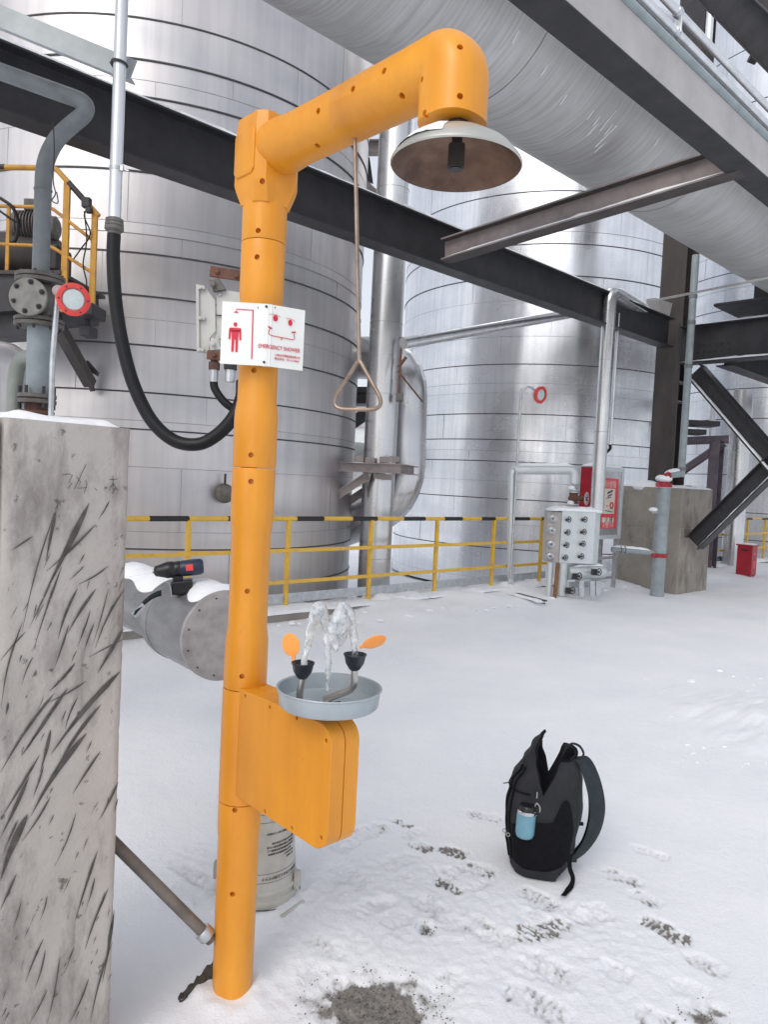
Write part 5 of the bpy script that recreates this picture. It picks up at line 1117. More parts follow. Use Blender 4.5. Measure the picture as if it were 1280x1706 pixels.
# floodlight
fc = at(122, 499, 3.8); fd = (EYE + V((-.2, 0, .1)) - fc).normalized()
def floodlight(label, c, d, r, stem=True):
    t = thing('floodlight', label, 'lamp', c)
    b = MB(); b.lathe(c - d * r * .9, d, [(r * .45, 0), (r * .6, r * .1), (r * .85, r * .45), (r * .95, r * .7)], 40); b.build('housing', M['pink'], t, sharp=60)
    b = MB(); b.lathe(c - d * r * .25, d, [(r * .97, 0), (r, r * .05), (r, r * .28), (r * .93, r * .33), (r * .70, r * .33), (r * .68, r * .2)], 44, closed=False); b.build('bezel', M['red_lt'], t, sharp=40)
    b = MB(); b.lathe(c - d * r * .08, d, [(r * .69, 0), (r * .6, r * .10), (r * .3, r * .15), (r * .01, r * .16)], 40, closed=False); b.build('lens', M['lens'], t)
    if r > .05:
        for i in range(6):
            a = 2 * PI * i / 6; u1_ = d.cross(ZX).normalized(); w1_ = u1_.cross(d); p = c + (u1_ * math.cos(a) + w1_ * math.sin(a)) * r * .84 + d * r * .06
            MB().cyl(p, p + d * .006, .0045, 6).build('bezel_screw', M['steel_dk'], t)
    return t
fl_ = floodlight('round explosion-proof floodlight with a thick red rim beside the valve', fc, fd, .082)
b = MB(); b.tube(smooth_path([fc - fd * .05 + V((-.05, 0, .03)), at(102, 486, 3.85), at(94, 484, 3.88)], 5), [.03] * 10 + [.018], 16); b.build('mounting_arm', M['pink'], fl_)

# stair head platform on the tank (orange rails)
PY = 6.2
pt = thing('stair_platform', 'dark steel platform with aged orange handrails bolted to the big tank', 'platform', at(60, 520, PY))
q = lambda px, py, dy=0: at(px, py, PY + dy)
b = MB(); b.prism([q(-140, 455), q(96, 455), q(96, 512), q(-140, 530)], V((.05, .75, 0))); b.build('deck_beam', M['steel_dk'], pt, bevel=.004)
b = MB(); b.prism([q(-140, 450, -.03), q(100, 450, -.03), q(100, 456, -.03), q(-140, 456, -.03)], V((.05, .85, 0))); b.build('deck_edge', M['steel_br'], pt)
b = MB(); b.prism([q(-140, 525, .1), q(60, 510, .1), q(50, 540, .1), q(40, 548, .1), q(-140, 560, .1)], V((0, .5, 0))); b.build('under_bracket', M['steel_dk'], pt)
hr = []
A0, A1, A2 = q(-120, 277), q(92, 280), q(164, 360)
b = MB(); b.tube(fillet([A0, A1, A2], .04), .022, 16); b.build('hand_rail', M['yellow_old'], pt)
b = MB(); d_ = (A2 - A1).normalized(); b.cyl(A1 + d_ * .16, A1 + d_ * .34, .0235, 16); b.build('black_band', M['black'], pt)
b = MB(); b.cyl(q(-60, 277.5, 0), q(8, 278.5, 0), .0235, 16); b.build('black_band', M['black'], pt)
for pts in ([q(-120, 341), q(84, 345), q(156, 402)], [q(-120, 402), q(84, 410), q(156, 456)]):
    b = MB(); b.tube(fillet(pts, .05), .014, 12); b.build('mid_rail', M['yellow_old'], pt)
for px, y0, y1, w_2 in ((112, 300, 520, .052), (158, 352, 508, .048), (14, 345, 455, .03)):
    p0, p1 = q(px, y0), q(px, y1); b = MB(); b.bar(V((p0.x, p0.y, p0.z)), V((p0.x, p0.y, p1.z)), w_2, w_2 * .6, up=V((0, 1, 0))); b.build('rail_post', M['yellow_old'], pt, bevel=.003)
b = MB(); b.bar(q(83, 520, .2), q(150, 640, .9), .10, .09); b.build('knee_brace', M['steel_br'], pt, bevel=.003)
b = MB(); b.prism([q(144, 600, .88), q(162, 620, .88), q(160, 626, .88), q(140, 612, .88)], V((0, .05, 0))); b.bar(q(150, 635, .9), q(154, 652, .92), .05, .03); b.build('wall_bracket', M['steel_br'], pt)
b = MB(); b.box(q(146, 520, .1), (.2, .3, .1)); b.box(q(147, 553, .2), (.10, .16, .09)); b.bar(q(146, 520, .2), q(146, 555, .2), .04, .04, up=V((0, 1, 0))); b.build('pipe_shoe', M['steel_dk'], pt, bevel=.01)
b = MB(); b.tube(smooth_path([q(148, 345, -.03), q(140, 360, -.03), q(150, 390, -.03), q(134, 415, -.03), q(122, 432, -.03)], 6), .006, 8); b.tube(smooth_path([q(140, 352, -.03), q(144, 400, -.03), q(138, 440, -.03), q(144, 470, -.05), q(140, 485, -.05)], 6), .006, 8); b.build('cable', M['rubber'], pt)
b = MB(); b.box(q(144, 338, -.03), (.07, .06, .08)); b.box(q(148, 350, -.03), (.05, .05, .05)); b.build('cable_clamp', M['steel_dk'], pt, bevel=.008)
# pump and motor on the platform
mt_ = thing('pump_motor', 'dusty grey electric motor with dark pump casing on the orange-railed platform', 'motor', q(60, 452, .35))
b = MB(); b.lathe(q(22, 375, .3), V((1, .1, 0)), [(.10, 0), (.115, .02), (.115, .30), (.10, .33), (.10, .36), (.07, .38)], 32); mo_ = b.build('motor_body', M['iron'], mt_)
for i in range(9):
    b = MB(); b.lathe(q(30 + i * 5, 375.5, .3), V((1, .1, 0)), [(.118, 0), (.124, .001), (.124, .008), (.118, .009)], 28); b.build('cooling_fin', M['iron'], mo_)
b = MB(); b.lathe(q(-20, 420, .35), V((1, .12, 0)), [(.13, 0), (.17, .06), (.19, .22), (.19, .50), (.15, .60), (.09, .66)], 36); b.build('pump_casing', M['steel_br'], mt_)
b = MB(); b.box(q(60, 345, .3), (.16, .14, .10)); b.build('terminal_box', M['iron'], mt_, bevel=.012)
b = MB(); b.box(q(90, 435, .4), (.20, .3, .24)); b.build('bearing_block', M['steel_dk'], mt_, bevel=.03)
b = MB(); b.tube(smooth_path([q(0, 330, -.02), q(20, 345, -.02), q(30, 370, .0), q(26, 398, .02), q(16, 405, .02)], 6), .014, 10); b.tube(smooth_path([q(-10, 345, -.02), q(14, 362, -.02), q(30, 372, .0)], 6), .009, 8); b.build('cable_loop', M['rubber'], mt_)
# insulated vessel end behind the branch pipe
ve = at(-10, 610, 5.4); t = thing('insulated_vessel', 'rounded end of a shiny insulated vessel below the platform at the left edge', 'vessel', V((ve.x, ve.y, 0)))
b = MB(); b.lathe(V((ve.x, ve.y, 0)), ZX, [(.26, 0), (.26, ve.z - .02), (.25, ve.z + .06), (.21, ve.z + .12), (.14, ve.z + .165), (.02, ve.z + .18)], 48); b.build('shell', M['clad1'], t, sharp=50)

# ================================================================== TALL PIPE AND ELBOW BETWEEN THE TANKS
TY = 9.35
t0 = at(634, 740, TY); tx = t0.x; TR = .205
tp = thing('tall_clad_pipe', 'tall bright clad pipe standing between the two tanks', 'pipe', V((tx, TY, -.5)))
MB().cyl(V((tx, TY, -.5)), V((tx, TY, 9.0)), TR, 48).build('pipe_shell', M['clad_pipe'], tp)
for py in (318, 540, 658, 930):
    z_ = at(634, py, TY).z; b = MB(); b.lathe(V((tx, TY, z_)), ZX, [(TR + .0005, 0), (TR + .003, .001), (TR + .003, .004), (TR + .0005, .005)], 48); b.build('lap_joint', M['seam_lt'], tp)
E1, E2 = at(690, 630, TY + .55), at(686, 805, TY + .55)
ep = thing('elbow_pipe', 'fat segmented clad elbow pipe bulging out behind the tall pipe', 'pipe', E2)
ex_ = .29; cxe = at(675, 715, TY + .6)
pts = []
zt1, zb1 = at(675, 600, TY + .6).z, at(675, 850, TY + .6).z
pa2 = fillet([V((cxe.x - 1.0, TY + .95, zt1 + .05)), V((cxe.x - .02, TY + .62, zt1 + .02)), V((cxe.x + .03, TY + .6, zb1 + .1)), V((cxe.x - .95, TY + .9, zb1 - .35))], [0, .55, .55, 0], 6)
b = MB(); b.tube(pa2, .285, 36); b.build('elbow_shell', M['clad_pipe'], ep, sharp=12)
# steel bracket frame round the pipe
bf_ = thing('pipe_support', 'mauve steel bracket frame clamping the tall pipe to the big tank', 'bracket', at(600, 790, 8.95))
q = lambda px, py, dy=0: at(px, py, 9.0 + dy)
m_ = M['steel_pk']
b = MB(); b.ibeam(q(531, 776), q(667, 781), .115, .11, .010, .008); b.build('front_beam', m_, bf_, smooth=False)
b = MB(); b.ibeam(q(667, 781, .08), q(694, 785, .85), .115, .11, .010, .008); b.build('side_beam', m_, bf_, smooth=False)
b = MB(); b.ibeam(q(562, 776, .75), q(690, 783, .75), .115, .11, .010, .008); b.build('rear_beam', m_, bf_, smooth=False)
b = MB(); b.ibeam(q(614, 792, .05), q(531, 845, .05), .10, .10, .009, .007); b.build('knee_brace', m_, bf_, smooth=False)
b = MB(); b.ibeam(q(640, 796, .6), q(562, 848, .6), .10, .10, .009, .007); b.build('knee_brace', m_, bf_, smooth=False)
for px, py in ((617, 767), (641, 766), (657, 765), (598, 765), (632, 793), (645, 795)):
    MB().box(q(px, py, .06), (.12, .08, .07)).build('clamp_block', m_, bf_, bevel=.003)
# long thin pipe across tank 2 and small hangers
pipe('sloping_clad_pipe', 'slim clad pipe crossing the bright tank just under the dark beam', [pb(672, 572, -5.75), pb(955, 522, -5.75)], .062, M['clad_pipe'], n=28)
hgx = thing('pipe_hanger', 'thin rusty hanger rod with hooks right of the tall pipe', 'bracket', at(668, 690, 9.1))
q = lambda px, py, dy=0: at(px, py, 9.1 + dy)
MB().bar(q(670, 562), q(664, 655), .03, .03, up=V((0, 1, 0))).build('drop_rod', M['rust'], hgx); MB().box(q(666, 662), (.09, .08, .10)).build('foot_clamp', M['iron'], hgx, bevel=.01); MB().box(q(672, 565), (.10, .10, .03)).build('top_plate', M['iron'], hgx)
MB().tube([q(663, 618), q(705, 670)], .011, 8).build('rod', M['rust'], hgx); MB().tube([q(664, 612), q(677, 595)], .02, 8).build('hook', M['rust'], hgx)
# orange ladder stile and distant steel seen in the gap left of the tall pipe
q = lambda px, py, dy=0: at(px, py, 11.5 + dy)
t = thing('access_ladder', 'rusty orange ladder stile and landing seen in the gap beside the big tank', 'ladder', q(597, 690))
MB().bar(q(588, 560), q(588, 665), .09, .06, up=V((0, 1, 0))).build('stile', M['yellow_old'], t); MB().bar(q(575, 668), q(612, 668), .5, .13).build('landing', M['steel_dk'], t); MB().bar(q(570, 652), q(612, 652), .5, .08).build('landing_edge', M['steel_br'], t)
MB().bar(q(580, 710, 2), q(612, 688, 2), .15, .22).build('landing_brace', M['steel_dk'], t); MB().box(q(598, 600), (.25, .2, .3)).build('lamp_cage', M['rust'], t, bevel=.03)
t = thing('pipe_rack', 'pale grey rack steel high in the gap behind the tall pipe', 'frame', q(610, 300))
MB().ibeam(q(590, 246, 2), q(640, 246, 2), .22, .2, .02, .02).build('upper_girder', M['steel_pk'], t, smooth=False); MB().bar(q(597, 246, 2), q(597, 330, 2), .14, .1, up=V((0, 1, 0))).build('rack_post', M['steel_pk'], t)
MB().bar(q(598, 300, 2), q(640, 340, 2), .2, .14).build('rack_brace', M['steel_pk'], t); MB().prism([q(600, 260, 2.2), q(616, 262, 2.2), q(622, 305, 2.2), q(606, 300, 2.2)], V((0, .05, 0))).build('rack_panel', M['steel_dk'], t)
t = pipe('yard_pipe', 'pale green-grey pipe with black end far behind the gap at the tall pipe', [at(540, 752, 16), at(600, 752, 16), at(600, 752, 17)], .20, mat('pale_green_pipe', (.42, .46, .42), .5), fil=.2)

# ================================================================== VALVE BOX AND PIPES AT THE RIGHT
def handwheel(mb, c, ax, R, r=None, stem=0.0):
    ax = V(ax).normalized(); r = r or R * .13
    mb.torus(c, ax, R, r, 20, 6); u = ax.cross(ZX).normalized(); w = u.cross(ax)
    for i in range(5):
        a = 2 * PI * i / 5; mb.tube([V(c), V(c) + (u * math.cos(a) + w * math.sin(a)) * R], r * .7, 6)
    mb.ball(c, R * .25, 8, 5)
    if stem: mb.cyl(V(c) - ax * stem, V(c) + ax * R * .3, r * 1.3, 8)
MYY = 9.85
q = lambda px, py, dy=0: at(px, py, MYY + dy)
mf = thing('manifold_box', 'pale insulated valve box with eight little handwheels at the end of the guard rail', 'valve box', V((q(950, 950).x, MYY, 0)))
f0, f1 = q(932, 939), q(988, 939, .03); zt2, zb2 = q(960, 851).z, q(960, 939).z
def vert(pts, z0, z1): return [V((p[0], p[1], z0)) for p in pts], ZX * (z1 - z0)
ring, hgt = vert([(f0.x, f0.y), (f1.x, f1.y), (f1.x + .10, f1.y + .11), (f1.x + .10, f1.y + .36), (f0.x + .0, f0.y + .36)], zb2, zt2)
MB().prism(ring, hgt).build('box_casing', M['white_ins'], mf, bevel=.006)
l0 = q(909, 939, .10); ring, hgt = vert([(f0.x - .004, f0.y + .004), (f0.x - .004, f0.y + .33), (l0.x, l0.y + .25), (l0.x, l0.y)], zb2, zt2 - .03)
MB().prism(ring, hgt).build('side_casing', mat('beige_grey_casing', (.44, .41, .39), .5), mf, bevel=.006)
b = MB(); snow_strip(V((l0.x, f0.y + .16, zt2 - .01)), V((f1.x + .10, f0.y + .18, zt2 - .003)), .36, .06, n=24, mb=b, amp=.6); b.build('snow_cover', M['snowc'], mf)
for cx_, cy_, lst in ((0, 0, [(951, 865.5), (949.5, 887), (947.5, 908), (945.5, 929)]), (1, 0, [(978, 865.5), (976.5, 886), (975, 906), (972.5, 927)])):
    for px, py in lst:
        b = MB(); c0 = q(px - 2, py, -.05); handwheel(b, c0, (.6, -1, .05), .036, .005, .0); b.cyl(q(px - 3, py, .02), c0, .010, 8); b.build('handwheel', M['steel_dk'], mf)
        b = MB(); b.lathe(q(px - 7, py + .5, .03), (-.2, -1, 0), [(.02, 0), (.022, .02), (.014, .03), (.011, .06)], 12); b.build('gland', M['steel_dk'], mf)
for px, py in ((922, 864), (920.5, 884), (919, 907), (917.5, 927)):
    b = MB(); b.lathe(q(px, py, .10), (-.25, -1, 0), [(.058, 0), (.06, .03), (.05, .055), (.03, .065), (.022, .09)], 20); b.build('round_fitting', M['galv'], mf)
    MB().lathe(q(px, py, 0.005), (-.25, -1, 0), [(.012, 0), (.012, .03)], 8).build('plug', M['steel_dk'], mf)
g = lambda px, dy=0: V((q(px, 1000, dy).x, MYY + dy, 0))
b = MB(); b.cyl(g(914), V((g(914).x, MYY, zb2)), .042, 20); snow_strip(g(914), g(914), .1, .1) if False else None; b.build('insulated_leg', M['white_ins'], mf)
b = MB(); b.bar(g(924, -.06), V((g(925).x, MYY - .06, zb2)), .045, .045, up=V((0, 1, 0))); b.build('angle_leg', M['brown_post'], mf, bevel=.002)
b = MB(); z1_ = q(938, 994).z; b.lathe(V((q(938, 960).x, MYY + .08, z1_)), ZX, [(.075, 0), (.083, .01), (.083, zb2 - z1_)], 28); b.build('drain_vessel', M['white_ins'], mf)
b = MB(); b.lathe(V((q(938, 960).x, MYY + .08, z1_ - .04)), ZX, [(.018, 0), (.018, .04)], 12); b.build('drain_spigot', M['steel_dk'], mf)
b = MB(); b.tube(fillet([q(945, 954, .1), q(1001, 952, .25), q(1001, 952, .7)], .1), .10, 24); b.build('header_pipe', M['white_ins'], mf)
b = MB(); snow_strip(q(955, 943, .1), q(1004, 942, .25), .14, .035, n=14, mb=b); b.build('header_snow', M['snowc'], mf)
b = MB(); b.bar(q(950, 974, .15), q(1016, 973, .3), .05, .075); b.build('base_channel', M['galv'], mf)
for px in (970, 988, 998):
    b = MB(); b.prism([q(px - 4, 968, .02), q(px + 4, 968, .02), q(px + 4, 992, .02), q(px, 996, .02), q(px - 4, 992, .02)], V((0, .05, 0))); b.build('bracket', M['galv'], mf)
for px, py in ((963, 960), (996, 953), (952, 984)):
    b = MB(); handwheel(b, q(px + 3, py, -.1), (.7, -1, .1), .045, .006); b.cyl(q(px - 4, py, .05), q(px + 3, py, -.1), .012, 8); b.box(q(px - 5, py, .02), (.07, .08, .08)); b.build('drain_valve', M['steel_dk'], mf)
# white riser rising out of the box, over the dark beam
w0 = q(995, 848, .12); wz = at(1016, 487, w0.y).z
wp = thing('white_riser', 'bright white clad pipe rising from the valve box and turning over the dark beam', 'pipe', w0)
we = at(1076, 494, w0.y + 1.0)
MB().tube(fillet([V((w0.x, w0.y, zt2 - .02)), V((w0.x, w0.y, wz)), V((we.x, we.y, wz - .0)), V((we.x + .2, we.y + .6, wz - .05))], [0, .14, .1, 0], 8), .089, 32).build('pipe_run', M['clad_pipe'], wp)
b = MB(); MB(); snow_strip(V((w0.x + .08, w0.y + .1, wz + .07)), V((we.x, we.y, wz + .07)), .17, .05, n=14, mb=b); b.build('snow_cover', M['snowc'], wp)
for py in (520, 600, 720): 
    z_ = at(1005, py, w0.y).z; MB().lathe(V((w0.x, w0.y, z_)), ZX, [(.0892, 0), (.092, .001), (.092, .005), (.0892, .006)], 32).build('lap_joint', M['seam_lt'], wp)
p1, p2 = at(1021, 580, 10.2), at(1021, 740, 10.2); pipe('slim_white_conduit', 'slim white conduit behind the white riser ending in a black flex', [V((p2.x, 10.3, p1.z + .5)), V((p2.x, 10.3, p2.z))], .022, M['white_pipe'])
pipe('black_flex', 'short black flexible tail under the slim white conduit', smooth_path([V((p2.x, 10.3, p2.z)), V((p2.x + .0, 10.3, p2.z - .06)), V((p2.x - .05, 10.3, p2.z - .11)), V((p2.x - .09, 10.3, p2.z - .13))], 6), .022, M['rubber'])
# insulated pipe with snow, elbow and hand valve
IY = 10.25; q2 = lambda px, py, dy=0: at(px, py, IY + dy)
ip = thing('insulated_pipe', 'snow-topped insulated pipe bending down to a rusty hand valve behind the valve box', 'pipe', V((q2(851, 980).x, IY, 0)))
MB().tube(fillet([V((q2(851, 980).x, IY, .0)), q2(853, 782), q2(958, 782), V((q2(957, 800).x, IY, q2(957, 806).z))], [0, .10, .16, 0], 9), [.045] * 7 + [.072] * 15, 28).build('insulation', M['white_ins'], ip)
b = MB(); snow_strip(q2(858, 776), q2(955, 776), .13, .04, n=24, mb=b, amp=.5); b.build('snow_cover', M['snowc'], ip)
vxx = q2(956, 830).x; V0 = lambda py: V((vxx, IY, q2(956, py).z))
b = MB(); b.lathe(V0(812), ZX, [(.03, 0), (.045, .05)], 16); b.build('reducer', M['galv'], ip)
for py in (817, 821, 841, 846): b = MB(); b.lathe(V0(py), ZX, [(.082, 0), (.082, .016)], 24); b.build('flange', M['galv'], ip)
b = MB(); b.lathe(V0(840), ZX, [(.06, 0), (.055, .04), (.075, .08), (.055, .12), (.06, .16)], 20); b.cyl(V0(830), V0(830) + V((.17, -.1, .0)), .035, 12); b.build('hand_valve', M['rust'], ip)
for py in (813, 838): b = MB(); b.ball(V0(py) - V((.04, .03, 0)), (.05, .05, .035), 12, 6); b.build('snow_lump', M['snowc'], ip)
b = MB(); handwheel(b, q2(978, 831, -.1), (.9, -.55, 0), .085, .009, .1); b.build('handwheel', M['galv'], ip)
MB().bar(V((q2(878, 985).x, IY, .06)) - V((.3, -.1, 0)), V((q2(906, 1000).x, 9.95, .06)), .12, .12).build('x', M['steel_dk']) if False else None
t = tag(MB().ibeam(gz(849, 990, .035), gz(908, 1006, .03), .09, .08).build('loose_channel', M['steel_dk']), 'dark steel section lying in the snow at the foot of the insulated pipe', 'beam')
b = snow_strip(gz(849, 989, .078), gz(906, 1004, .073), .09, .02, n=16, amp=.8); tag(b.build('channel_snow', M['snowc']), 'snow on the dark steel section by the insulated pipe', 'snow')
# curved lamp post
LY = 10.2; q3 = lambda px, py, dy=0: at(px, py, LY + dy)
lp0 = V((q3(850, 980).x, LY, 0)); lx = lp0.x
lt = thing('lamp_post', 'thin galvanised lamp post with a hooked top on the kerb', 'lamp post', lp0)
zt3 = q3(860, 645).z
MB().tube(smooth_path([lp0, V((lx, LY, 1.2)), V((lx, LY, zt3 - .16)), V((lx + .02, LY, zt3 - .05)), V((lx + .075, LY, zt3 + .01)), V((lx + .14, LY, zt3)), V((lx + .24, LY, zt3 - .075))], 6), .0175, 14).build('pole', M['galv'], lt)
b = MB(); b.lathe(V((lx + .20, LY, zt3 - .045)), V((.8, 0, -.45)), [(.022, 0), (.022, .07)], 12); b.build('collar', M['steel_dk'], lt)
floodlight('small red-rimmed round floodlight on the hooked lamp post', q3(902, 658), V((.62, -.75, -.16)).normalized(), .118)
b = MB(); b.box(lp0 + ZX * .05, (.14, .14, .012)); b.box(lp0 + ZX * .16, (.07, .06, .14)); b.build('base_plate', M['galv'], lt)

# fire hose cabinet
K = at(997, 840, 10.62); zt4, zb4 = at(1000, 777, 10.62).z, at(1000, 899, 10.62).z
hc = thing('hose_cabinet', 'fire hose cabinet with a red side and a poster on its grey door', 'cabinet', V((K.x, K.y, 0)))
K0 = V((K.x, K.y, 0)); cw, cd_ = .31, .68
def kc(a, b_, z_): return K0 + AX * a + BX * b_ + ZX * z_
zm = (zt4 + zb4) / 2; zh = zt4 - zb4
b = MB(); b.box(kc(cd_ / 2, -cw / 2, zm), (cd_, cw, zh), (AX, BX, ZX)); b.build('cabinet_body', M['galv'], hc, bevel=.006)
b = MB(); b.box(kc(-.006, -cw / 2, zm), (.012, cw * .96, zh * .97), (AX, BX, ZX)); b.build('red_side', M['red'], hc, bevel=.004)
b = MB()
for (a, z_, w1_, h1_) in ((cd_ / 2, zt4 - .03, cd_, .06), (cd_ / 2, zb4 + .03, cd_, .06), (.03, zm, .06, zh - .12), (cd_ - .03, zm, .06, zh - .12)): b.box(kc(a, .008, z_), (w1_, .016, h1_), (AX, BX, ZX))
b.build('door_frame', M['white_ins'], hc, bevel=.002)
pzt, pzb = at(1015, 797, 10.95).z, at(1015, 880, 10.95).z; pl0, pl1 = .10, .545
b = MB(); b.box(kc((pl0 + pl1) / 2, .002, (pzt + pzb) / 2), (pl1 - pl0, .004, pzt - pzb), (AX, BX, ZX)); po = b.build('poster', M['poster'], hc, smooth=False)
ph_ = pzt - pzb; pz = lambda t: pzb + ph_ * t; pxa = lambda s_: pl0 + (pl1 - pl0) * s_
b = MB(); b.box(kc(pxa(.44), .0055, pz(.545)), ((pl1 - pl0) * .72, .002, ph_ * .50), (AX, BX, ZX)); b.box(kc(pxa(.44), .0055, pz(.17)), ((pl1 - pl0) * .74, .002, ph_ * .10), (AX, BX, ZX)); b.build('cream_panel', M['paper'], po, smooth=False)
b = MB(); put_text(b, '消火栓箱', .115, kc(pxa(.43), .005, pz(.875)), AX, ZX, sx=.78); b.build('white_title', M['paper'], po, smooth=False); b = MB(); put_text(b, '火警119', .09, kc(pxa(.45), .005, pz(.06)), AX, ZX, sx=1.0); b.build('white_footer', M['paper'], po, smooth=False)
b = MB(); put_text(b, '火.械', .10, kc(pxa(.48), .0075, pz(.17)), AX, ZX, sx=1.05)
for x0, y0, x1, y1, w1_ in ((.30, .70, .62, .76, .03), (.34, .64, .60, .69, .022), (.25, .60, .55, .63, .012), (.20, .36, .70, .33, .012)):
    ribbon(b, [kc(pxa(x0), .0075, pz(y0)), kc(pxa(x1), .0075, pz(y1))], w1_, BX)
b.build('dark_print', M['print_dk'], po, smooth=False)
b = MB(); b.torus(kc(pxa(.60), .0085, pz(.46)), BX, .042, .012, 20, 6); b.box(kc(pxa(.32), .0085, pz(.45)), (.04, .003, .02), (AX, BX, ZX)); b.build('red_emblem', M['print_red'], po)
b = MB(); snow_strip(kc(-.02, -cw / 2, zt4), kc(cd_ + .02, -cw / 2, zt4), cw + .04, .055, n=18, mb=b, amp=.4); b.build('snow_cover', M['snowc'], hc)
for a, b_ in ((.04, -.03), (cd_ - .05, -.03), (.04, -cw + .03), (cd_ - .05, -cw + .03)): MB().bar(kc(a, b_, 0), kc(a, b_, zb4), .05, .05, up=AX).build('leg', M['galv'], hc, bevel=.002)
for z_ in (.22, .52): MB().bar(kc(.06, -.03, z_), kc(cd_ - .07, -.03, z_), .03, .04).build('leg_rail', M['galv'], hc)

# thick blue-grey riser with red grooved clamps, snow pipe and drain pipe
R0_ = gz(1095, 993); rz = lambda py: at(1100, py, R0_.y).z
rp_ = thing('hydrant_riser', 'thick blue-grey pipe with red clamps standing in front of the pedestal', 'pipe', R0_)
rr_ = .096; cR = lambda z_: V((R0_.x, R0_.y, z_))
MB().cyl(cR(-.02), cR(rz(812)), rr_, 40).build('pipe_run', M['blue_pipe_lt'], rp_)
for py in (808, 925):
    b = MB(); z_ = rz(py); b.lathe(cR(z_ - .028), ZX, [(rr_ + .001, 0), (rr_ + .022, .004), (rr_ + .022, .052), (rr_ + .001, .056)], 40); b.box(cR(z_) + V((-.105, -.06, 0)), (.05, .05, .06)); b.build('red_clamp', M['red'], rp_, bevel=.003)
b = MB(); b.lathe(cR(rz(858)), ZX, [(rr_ + .0005, 0), (rr_ + .005, .003), (rr_ + .005, .008), (rr_ + .0005, .011)], 40); b.box(cR(rz(853)) + V((-.13, -.02, 0)), (.09, .06, .05)); b.build('weld_lug', M['blue_pipe_lt'], rp_)
b = MB(); b.ball(cR(rz(853)) + V((-.14, -.02, .03)), (.07, .05, .035), 12, 6); b.ball(cR(rz(797)) + V((-.01, 0, -.0)), (.12, .12, .06), 16, 8); snow_strip(cR(rz(788)) + V((.02, 0, .0)), at(1131, 784, R0_.y + .1), .10, .04, n=10, mb=b); b.build('snow_cover', M['snowc'], rp_)
b = MB(); e_ = cR(rz(793)); b.cyl(cR(rz(806)), e_ + ZX * .03, .075, 24); b.torus(e_ + V((.02, -.08, .01)), (0, -1, 0), .035, .02, 16, 8); b.build('red_elbow', M['red'], rp_)
DPY = R0_.y + .12; dx_ = at(1136, 789, DPY)
MB().cyl(e_ + V((.05, 0, .02)), dx_, .052, 20).build('cross_stub', M['blue_pipe_lt'], rp_)
dpp = thing('drain_pipe', 'slim grey-green drain pipe running up past the brown column', 'pipe', dx_)
MB().cyl(dx_ - ZX * .05, V((dx_.x, dx_.y, 5.0)), .052, 24).build('pipe_run', M['blue_pipe_lt'], dpp)
for py in (497, 540, 613, 785): MB().lathe(V((dx_.x, dx_.y, at(1145, py, DPY).z)), ZX, [(.054, 0), (.060, .004), (.060, .05), (.054, .054)], 24).build('pipe_socket', M['blue_pipe'], dpp)
pipe('earthing_rod', 'thin dark rod on the face of the brown column', [at(1134, 540, 10.75), V((at(1134, 540, 10.75).x, 10.75, at(1128, 690, 10.75).z))], .012, M['steel_dk'])
sp = thing('snowy_pipe', 'low horizontal pipe carrying snow between the cabinet legs and the blue-grey riser', 'pipe', at(1020, 915, 10.7))
MB().cyl(at(1020, 915, 10.75), R0_ * 1 + ZX * at(1090, 922, R0_.y).z, .040, 20).build('pipe_run', M['blue_pipe_lt'], sp); b = snow_strip(at(1022, 911, 10.75), at(1084, 917, R0_.y), .08, .03, n=16); b.build('snow_cover', M['snowc'], sp)
for px in (1035, 1042): MB().torus(at(px, 915.5, 10.7), (1, 0, 0), .046, .005, 18, 6).build('u_bolt', M['steel_dk'], sp)
pipe('guy_rod', 'long pale rod slanting up from the white riser across the duct to the right', [at(1084, 502, 9.6), at(1420, 436, 7.2)], .014, M['steel_lt'])
# red extinguisher box
xb = gz(1243, 961); xt = thing('extinguisher_box', 'small red fire extinguisher box with snow on its lid at the right', 'box', xb)
def xc(a, b_, z_): return xb + AX * a + BX * b_ + ZX * z_
ang = (AX * .55 + BX * .45).normalized(); 
b = MB(); pr = [(-.13, -.14), (.13, -.14), (.13, .14), (-.13, .14)]
b.add([xc(x, y, z_) for z_ in (.045, .60) for x, y in pr], [(3, 2, 1, 0), (4, 5, 6, 7), (0, 1, 5, 4), (1, 2, 6, 5), (2, 3, 7, 6), (3, 0, 4, 7)]); b.build('box_body', M['red'], xt, bevel=.008)
b = MB(); b.box(xc(0, 0, .612), (.30, .32, .024), (AX, BX, ZX)); b.build('lid', M['red'], xt, bevel=.004)
b = MB(); snow_strip(xc(-.14, 0, .622), xc(.14, 0, .622), .29, .028, n=10, mb=b); b.build('snow_cover', M['snowc'], xt)
b = MB(); b.box(xc(-.131, 0, .52), (.006, .12, .028), (AX, BX, ZX)); b.build('grip_slot', M['black'], xt)
b = MB(); b.box(xc(0, .1415, .25), (.12, .003, .14), (AX, BX, ZX)); b.box(xc(0, .1415, .45), (.15, .003, .03), (AX, BX, ZX)); b.build('faded_label', M['poster'], xt)
for a, b_ in ((-.1, -.1), (.1, -.1), (.1, .1), (-.1, .1)): MB().box(xc(a, b_, .02), (.05, .05, .05), (AX, BX, ZX)).build('foot', M['red'], xt)
# nozzle on the big tank just left of the column
n0 = pb(374, 822, -6.55); t = thing('tank_nozzle', 'small grey nozzle and cap on the big tank beside the column', 'nozzle', n0); MB().lathe(n0, V((.3, -1, 0)), [(.10, -.15), (.10, 0), (.085, .04), (.05, .06)], 24).build('cap', M['iron'], t); MB().cyl(n0 + ZX * .08, n0 + ZX * .2, .012, 8).build('vent', M['steel_dk'], t)

